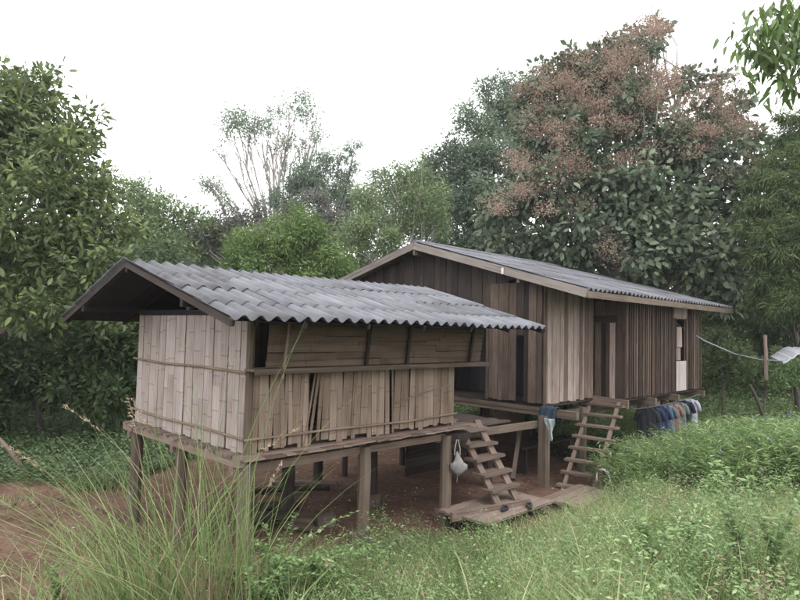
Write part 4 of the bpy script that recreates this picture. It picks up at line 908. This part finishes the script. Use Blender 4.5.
front_mask = lambda X, Y: turfness(X, Y) * (Y < 12.5) * (.35 + .65 * np.clip(vn(X, Y, 1.6) * 1.5, 0, 1))
P = scatter(330000, (-5.5, 9.5), (2.2, 12.5), lambda X, Y: front_mask(X, Y) * np.clip(1.2 - Y / 18, .3, 1)); n = len(P); a = R.random(n) * 6.28
patch = vn(P[:, 0], P[:, 1], .8)
tt = np.clip(R.normal(.42, .2, n) + (patch - .5) * .5 + (R.random(n) < .12) * .45, 0, 1)
V, F_, T = blades(P, R.uniform(.08, .36, n) * (.45 + patch * 1.3), R.uniform(.003, .008, n), np.stack([np.cos(a), np.sin(a), 0 * a], 1), R.uniform(.2, 1.0, n), tt)
tag(npmesh('grass', V, F_, T, LM['grass']), 'tangled short grass over the bank in the foreground', 'grass', kind='stuff')
def weeds(P, h, per, L, Wr, tintb=0., spread=.09):
    n = len(P); P2 = np.repeat(P, per, 0); H_ = np.repeat(h, per); m = len(P2); u = R.random(m) ** .7; a = R.random(m) * 6.28; Dd = np.stack([np.cos(a), np.sin(a), R.uniform(-.2, .7, m)], 1)
    ln_ = np.repeat(R.normal(size=(n, 2)) * .25, per, 0)
    Pp = P2.copy(); Pp[:, 2] += H_ * u; Pp[:, :2] += ln_ * (H_ * u)[:, None]; Pp += norm(Dd) * (R.random((m, 1)) * spread); Ls = L * R.uniform(.5, 1.2, m)
    t = np.clip(np.repeat(R.random(n), per) * .6 + R.random(m) * .4 + tintb, 0, 1)
    return leaves(Pp, Dd, norm(np.array([0, 0, 1.]) + R.normal(size=(m, 3)) * .45), Ls, Ls * Wr, t, T_DIAMOND)
P = scatter(17000, (-5, 9.5), (2.2, 12), lambda X, Y: front_mask(X, Y) * .9); n = len(P)
V, F_, T = weeds(P, R.uniform(.06, .34, n) * (.5 + vn(P[:, 0] + 2, P[:, 1], 1.1)), 20, .030, .5)
tag(npmesh('leafy_weeds', V, F_, T, LM['weed']), 'small leafy weeds mixed through the foreground grass', 'weeds', kind='stuff')
P = scatter(2600, (-5, 9.5), (2.4, 12), lambda X, Y: front_mask(X, Y) * np.clip(vn(X + 5, Y, 1.3) * 2.4 - .7, 0, 1)); n = len(P)
V, F_, T = weeds(P, R.uniform(.18, .55, n), 34, .048, .42, .05, .10)
tag(npmesh('broadleaf_weeds', V, F_, T, LM['weed']), 'taller clumps of broad leaved weeds standing out of the short grass', 'weeds', kind='stuff')
P = scatter(30000, (-9, 9), (4, 17), lambda X, Y: np.clip(1 - turfness(X, Y), 0, 1) * (.15 + vn(X, Y, 1.9) ** 2)); n = len(P); a = R.random(n) * 6.28; P[:, 2] += .014
Ls = R.uniform(.02, .075, n); V, F_, T = leaves(P, np.stack([np.cos(a), np.sin(a), R.normal(size=n) * .25], 1), norm(np.array([0, 0, 1.]) + R.normal(size=(n, 3)) * .35), Ls, Ls * R.uniform(.2, .7, n), R.random(n))
tag(npmesh('leaf_litter', V, F_, T, LM['litter']), 'dry leaves and chips strewn over the bare soil', 'leaf litter', kind='stuff')
P = scatter(26000, (-9, -.5), (3.2, 9.5), lambda X, Y: (turfness(X, Y) < .6) * (X < -1.6) * np.clip(vn(X, Y, 1.0) * 1.6 - .55 + .5 * sst(8.2, 5.2, Y), 0, 1)); n = len(P); a = R.random(n) * 6.28
V, F_, T = blades(P, R.uniform(.04, .26, n), R.uniform(.004, .009, n), np.stack([np.cos(a), np.sin(a), 0 * a], 1), R.uniform(.2, 1, n), R.random(n))
tag(npmesh('sparse_grass', V, F_, T, LM['grass']), 'sparse sprouts of grass on the bare yard at the left', 'grass', kind='stuff')
P = scatter(9000, (-5, 9.5), (2.3, 11.5), lambda X, Y: front_mask(X, Y) * np.clip(vn(X + 11, Y + 2, 1.0) * 2.2 - .5, .04, 1)); n = len(P); a = R.random(n) * 6.28
V, F_, T = blades(P, R.uniform(.22, .68, n), R.uniform(.006, .014, n), np.stack([np.cos(a), np.sin(a), 0 * a], 1), R.uniform(.2, 1.1, n), np.clip(R.normal(.6, .2, n), 0, 1), 5)
tag(npmesh('long_grass', V, F_, T, LM['grass']), 'long pale arching grass in loose patches on the bank', 'grass', kind='stuff')
P = scatter(1500, (-5, 9.5), (2.3, 11.5), lambda X, Y: front_mask(X, Y) * np.clip(vn(X + 21, Y + 12, .7) * 3.2 - 1.6, .0, 1)); n = len(P)
V, F_, T = weeds(P, R.uniform(.15, .55, n), 34, .04, .4, -.1, .07)
tag(npmesh('withered_weeds', V, F_, T, LM['dry']), 'withered brown weeds in patches on the bank', 'weeds', kind='stuff')
P = scatter(2600, (-5, 9.5), (2.4, 11), lambda X, Y: front_mask(X, Y) * np.clip(vn(X + 1, Y + 8, .8) * 2 - .45, 0.05, 1)); n = len(P)
V, F_, T = weeds(P, R.uniform(.3, .75, n), 30, .034, .34, -.05, .035)
tag(npmesh('slender_weeds', V, F_, T, LM['weed']), 'slender upright weeds with tiny leaves rising over the bank', 'weeds', kind='stuff')
P = scatter(9000, (-5, 9.5), (2.2, 12), lambda X, Y: front_mask(X, Y) * np.clip(vn(X + 7, Y + 3, .9) * 2.2 - .5, .1, 1)); n = len(P); a = R.random(n) * 6.28
V, F_, T = blades(P, R.uniform(.2, .5, n), R.uniform(.003, .005, n), np.stack([np.cos(a), np.sin(a), 0 * a], 1), R.uniform(.1, .8, n), R.random(n), 4)
tag(npmesh('dry_stalks', V, F_, T, LM['dry']), 'thin straw coloured stalks standing in the grass', 'dry grass', kind='stuff')
# lush weeds with blue flowers to the right of the long ladder
def lush(X, Y):
    x, y = X - 6.55, Y - 10.6
    e = (x * .80 + y * .15) ** 2 / 2.35 ** 2 + (y * .9 - x * .12) ** 2 / 1.55 ** 2
    return np.clip((1.25 - e + (vn(X, Y, 1.7) - .5) * .7) * 3, 0, 1)
P = scatter(17000, (3.7, 10.2), (7.5, 13.4), lambda X, Y: lush(X, Y)); n = len(P)
hh = R.uniform(.42, .95, n) * (.6 + .4 * lush(P[:, 0], P[:, 1])) * (1 - .4 * sst(5.8, 8.2, P[:, 0]))
V, F_, T = weeds(P, hh, 15, .15, .13, .1, .12)
tag(npmesh('lush_weeds', V, F_, T, LM['weed']), 'lush waist high weeds with blue flowers right of the long ladder', 'weeds', kind='stuff')
P2 = P[R.random(n) < .45]; m = len(P2); a = R.random(m) * 6.28
V, F_, T = blades(P2, R.uniform(.7, 1.25, m) * (1 - .4 * sst(5.5, 8, P2[:, 0])), R.uniform(.014, .028, m), np.stack([np.cos(a), np.sin(a), 0 * a], 1), R.uniform(.3, 1.0, m), R.uniform(.2, .72, m), 5)
tag(npmesh('reed_grass', V, F_, T, LM['grass']), 'broad arching grass blades rising out of the lush weeds', 'grass', kind='stuff')
P3 = P[R.random(n) < .10].copy(); m = len(P3); P3[:, 2] += R.uniform(.5, .9, m); V, F_, T = leaves(P3, rdir(m), rdir(m), np.full(m, .03), np.full(m, .03), R.random(m))
tag(npmesh('blue_flowers', V, F_, T, LM['flower']), 'tiny blue flowers dotted over the lush weeds', 'flowers', kind='stuff')
# field beyond on the right, and green floor on the left
P = scatter(120000, (2.5, 24), (11.5, 27), lambda X, Y: (X > 5 + (Y - 12) * .2) * (turfness(X, Y) > .5) * (.3 + .7 * vn(X, Y, .9))); n = len(P); a = R.random(n) * 6.28
V, F_, T = blades(P, R.uniform(.12, .5, n), R.uniform(.01, .022, n), np.stack([np.cos(a), np.sin(a), 0 * a], 1), R.uniform(.2, 1, n), np.clip(R.normal(.35, .2, n), 0, 1), 2)
tag(npmesh('field_grass', V, F_, T, LM['grass']), 'rough green field beyond the washing line', 'grass', kind='stuff')
P = scatter(9000, (3, 22), (12, 26), lambda X, Y: (X > 5.5 + (Y - 12) * .2) * (.15 + vn(X, Y, .7) * .8)); n = len(P)
V, F_, T = weeds(P, R.uniform(.15, .7, n), 12, .10, .45, 0, .15)
tag(npmesh('field_weeds', V, F_, T, LM['weed']), 'scattered leafy weeds in the rough field on the right', 'weeds', kind='stuff')
P = scatter(60000, (-6, 14), (14.5, 26), lambda X, Y: (turfness(X, Y) > .5) * (X < 5 + (Y - 12) * .2) * .8); n = len(P)
V, F_, T = weeds(P, R.uniform(.05, .3, n), 8, .10, .5, .1, .15)
tag(npmesh('back_weeds', V, F_, T, LM['weed']), 'low green weeds seen beyond the posts under the house', 'weeds', kind='stuff')
P = scatter(26000, (-17, 4), (9.5, 19), lambda X, Y: (turfness(X, Y) > .35) * (.4 + .6 * vn(X, Y, 1.1))); n = len(P)
V, F_, T = weeds(P, R.uniform(.05, .35, n), 12, .09, .5, 0, .14)
tag(npmesh('ground_cover', V, F_, T, LM['low']), 'low green ground cover behind the bare yard', 'ground cover', kind='stuff')

# tall grass clumps in front of the hut
def clump(name, label, base, n, h, leanv, col='grass', heads=0, w=(.007, .018), spread=.14, tr=(.0, .8), group=None, lr=(.25, 1.1)):
    g = G(*base); t = thing(name, label, 'grass clump', (base[0], base[1], g), 0, group)
    P = np.zeros((n, 3)); P[:, :2] = R.normal(size=(n, 2)) * spread; P[:, 2] = -.03; a = R.random(n) * 6.28
    ld_ = np.stack([np.cos(a), np.sin(a), 0 * a], 1) * .8 + np.array(leanv); ld_ = norm(ld_)
    V, F_, T = blades(P, R.uniform(*h, n), R.uniform(*w, n), ld_, R.uniform(*lr, n), R.uniform(*tr, n), 7); npmesh('blades', V, F_, T, LM[col], t)
    if heads:
        P = np.zeros((heads, 3)); P[:, :2] = R.normal(size=(heads, 2)) * spread; a = R.random(heads) * 6.28; ld_ = norm(np.stack([np.cos(a), np.sin(a), 0 * a], 1) * .7 + np.array(leanv))
        H_ = R.uniform(h[1] * .75, h[1] * 1.15, heads); le = R.uniform(.1, .6, heads)
        V, F_, T = blades(P, H_, np.full(heads, .007), ld_, le, R.uniform(.5, 1, heads), 8); npmesh('stalks', V, F_, T, LM['dry'], t)
        Q = []; DD = []
        for i in range(heads):
            for _ in range(40):
                u = R.uniform(.86, 1.0); c = P[i] + np.array([0, 0, 1.]) * H_[i] * (u - .28 * le[i] * u * u) + ld_[i] * H_[i] * le[i] * u * u; Q.append(c + R.normal(size=3) * .008); DD.append(ld_[i] + np.array([0, 0, .6]) + R.normal(size=3) * .4)
        Q = np.array(Q); DD = np.array(DD); V, F_, T = leaves(Q, DD, rdir(len(Q)), np.full(len(Q), .035), np.full(len(Q), .01), R.uniform(.4, 1, len(Q))); npmesh('seed_heads', V, F_, T, LM['dry'], t)
    return t
def gp(px, py, Y): p = at(px, py, Y); return (p[0], p[1])
clump('tall_grass', 'few very long single stems rising past the bamboo wall', gp(215, 560, 5.2), 30, (1.9, 3.1), (-.3, 0, 0), spread=.2, group='tall grass clumps before the bamboo hut', lr=(.1, .55), w=(.008, .014))
clump('tall_grass', 'thin clump standing between the left stilts and the big clump', gp(135, 570, 5.9), 90, (.4, 1.1), (-.2, 0, 0), spread=.25, group='tall grass clumps before the bamboo hut', tr=(.2, 1))
clump('tall_grass', 'loose pale clump fanning over the bare soil at the lower left', gp(40, 600, 5.4), 110, (.4, 1.2), (-.1, 0, 0), spread=.3, group='tall grass clumps before the bamboo hut', tr=(.3, 1), lr=(.4, 1.0))
clump('tall_grass', 'bright tuft at the bottom edge between the clumps and the arching weeds', gp(290, 595, 4.9), 120, (.3, .8), (.1, 0, 0), spread=.22, group='tall grass clumps before the bamboo hut', tr=(.2, .8))
GRP = 'tall grass clumps before the bamboo hut'
clump('tall_grass', 'biggest tall grass clump, arching left before the bamboo end wall', gp(178, 560, 5.5), 190, (.6, 2.3), (-.5, -.1, 0), heads=4, spread=.22, group=GRP)
clump('tall_grass', 'upright grass clump just left of the near hut corner', gp(232, 575, 5.5), 90, (.8, 2.1), (.0, -.1, 0), heads=2, spread=.15, group=GRP, lr=(.05, .5))
clump('tall_grass', 'brown stemmed dry clump between the two green clumps', gp(208, 575, 5.1), 200, (.4, 1.3), (0, 0, 0), col='dry', spread=.2, group=GRP, lr=(.1, .6), tr=(0, .6), w=(.004, .009))
clump('tall_grass', 'long bladed clump bending towards the lower left corner', gp(130, 590, 5.3), 110, (.9, 2.2), (-1.3, -.1, 0), heads=1, spread=.28, group=GRP)
clump('tall_grass', 'grass tuft by the middle front hut stilt', gp(330, 575, 5.6), 70, (.2, .6), (.3, 0, 0), spread=.12, group=GRP, heads=2)
for i, (px, py, Y, hh_, lb) in enumerate(((470, 560, 7.6, .4, 'grass tuft below the short ladder platform'), (510, 540, 8.2, .5, 'broad bladed tuft beside the flip-flops'), (590, 545, 8.6, .55, 'grass tuft hiding the foot of the long ladder'), (640, 520, 9.2, .7, 'arching tuft at the left side of the lush weeds'), (420, 560, 7.3, .3, 'small tuft by the cement patch'))):
    clump('grass_tuft', lb, gp(px, py, Y), 60, (hh_ * .5, hh_), (0, 0, 0), w=(.008, .016), spread=.1, group='grass tufts along the edge of the soil', tr=(.2, .7))
# arching sprays of small leaflets (right of the near corner) and tall weeds at right
def spray(name, label, base, stems, h, mat='weed', L=.045, lean=(.5, 0), per=26, cat='plant', group=None, up=.0, wr=.5, rad=.5):
    g = G(*base); t = thing(name, label, cat, (base[0], base[1], g), 0, group); mb = MB(); P = []; D = []
    for s in range(stems):
        a = R.random() * 6.28; H_ = h * R.uniform(.55, 1.1); dx = (math.cos(a) * rad + lean[0]) * H_; dy = (math.sin(a) * rad + lean[1]) * H_; pts = []
        for k in range(9): u = k / 8; pts.append(np.array([dx * u * u, dy * u * u, H_ * (u - up * u * u)]))
        mb.tube(pts, [.0038 * (1 - k / 10) for k in range(9)], 5)
        for j in range(per):
            u = .15 + .85 * j / per; k = min(7, int(u * 8)); c = pts[k] * (1 - (u * 8 - k)) + pts[k + 1] * (u * 8 - k); b = R.random() * 6.28; P.append(c); D.append((math.cos(b), math.sin(b), R.uniform(-.1, .6)))
    mb.build('stems', M['stem'], t); P = np.array(P); D = np.array(D); n = len(P); Ls = L * R.uniform(.6, 1.2, n)
    V, F_, T = leaves(P, D, norm(np.array([0, 0, 1.]) + R.normal(size=(n, 3)) * .35), Ls, Ls * wr, np.clip(R.normal(.5, .2, n), 0, 1)); npmesh('leaves', V, F_, T, LM[mat], t)
    return t
SG = 'arching weeds in front of the huts'
spray('arching_weed', 'sprawling weed arching right from the near hut corner', gp(275, 570, 5.9), 30, 1.4, lean=(.35, 0), up=.45, group=SG, per=60, L=.055)
spray('arching_weed', 'drooping small leaved weed in front of the log pile', gp(312, 575, 6.0), 26, 1.1, lean=(.5, 0), up=.5, group=SG, per=54, L=.05)
spray('arching_weed', 'bushy weed at the foot of the near hut stilt', gp(255, 590, 5.5), 30, 1.0, lean=(0, 0), up=.2, group=SG, per=50, L=.06)
for i, (px, py, Y, h_, lb) in enumerate(((738, 590, 4.6, .8, 'tall dark stemmed weed in the right foreground'), (775, 600, 4.2, .6, 'round leaved weed at the lower right edge'), (690, 570, 5.4, .45, 'short weed left of the tall dark stemmed one'), (655, 590, 4.6, .4, 'low weed near the bottom edge right of centre'), (575, 585, 5.0, .3, 'small weed near the bottom edge at centre right'), (770, 520, 6.8, .8, 'upright weed at the right edge beyond the round leaved one'), (360, 590, 5.0, .35, 'small leafy weed at the bottom left of centre'), (60, 570, 6.2, .35, 'sparse weed on the bare soil at lower left'))):
    spray('tall_weed', lb, gp(px, py, Y), 8, h_, L=.06, lean=(0, 0), per=44, rad=.35, group='single tall weeds on the bank', cat='weed')

# ------------------------------------------------------------------ haze
import bmesh
me = bpy.data.meshes.new('haze'); bm_ = bmesh.new(); bmesh.ops.create_cube(bm_, size=1)
zlo, zhi = float(V_ground_min) - 1, 32.0
for v_ in bm_.verts: v_.co = (v_.co.x * 330, v_.co.y * 330, (zlo + zhi) / 2 + v_.co.z * (zhi - zlo))
bm_.to_mesh(me); bm_.free()
hz = bpy.data.objects.new('haze', me); C.objects.link(hz); tag(hz, 'thin pale haze added for the sky bloom over the clearing', 'haze', kind='stuff')
hm = bpy.data.materials.new('haze'); hm.use_nodes = True; hn = hm.node_tree; hn.nodes.remove(hn.nodes['Principled BSDF'])
pv = hn.nodes.new('ShaderNodeVolumePrincipled'); pv.inputs['Color'].default_value = (.93, .95, 1, 1); pv.inputs['Density'].default_value = .0007; pv.inputs['Anisotropy'].default_value = .2  # thin volume added to imitate the veil of sky bloom
hn.links.new(pv.outputs[0], hn.nodes['Material Output'].inputs['Volume']); me.materials.append(hm)
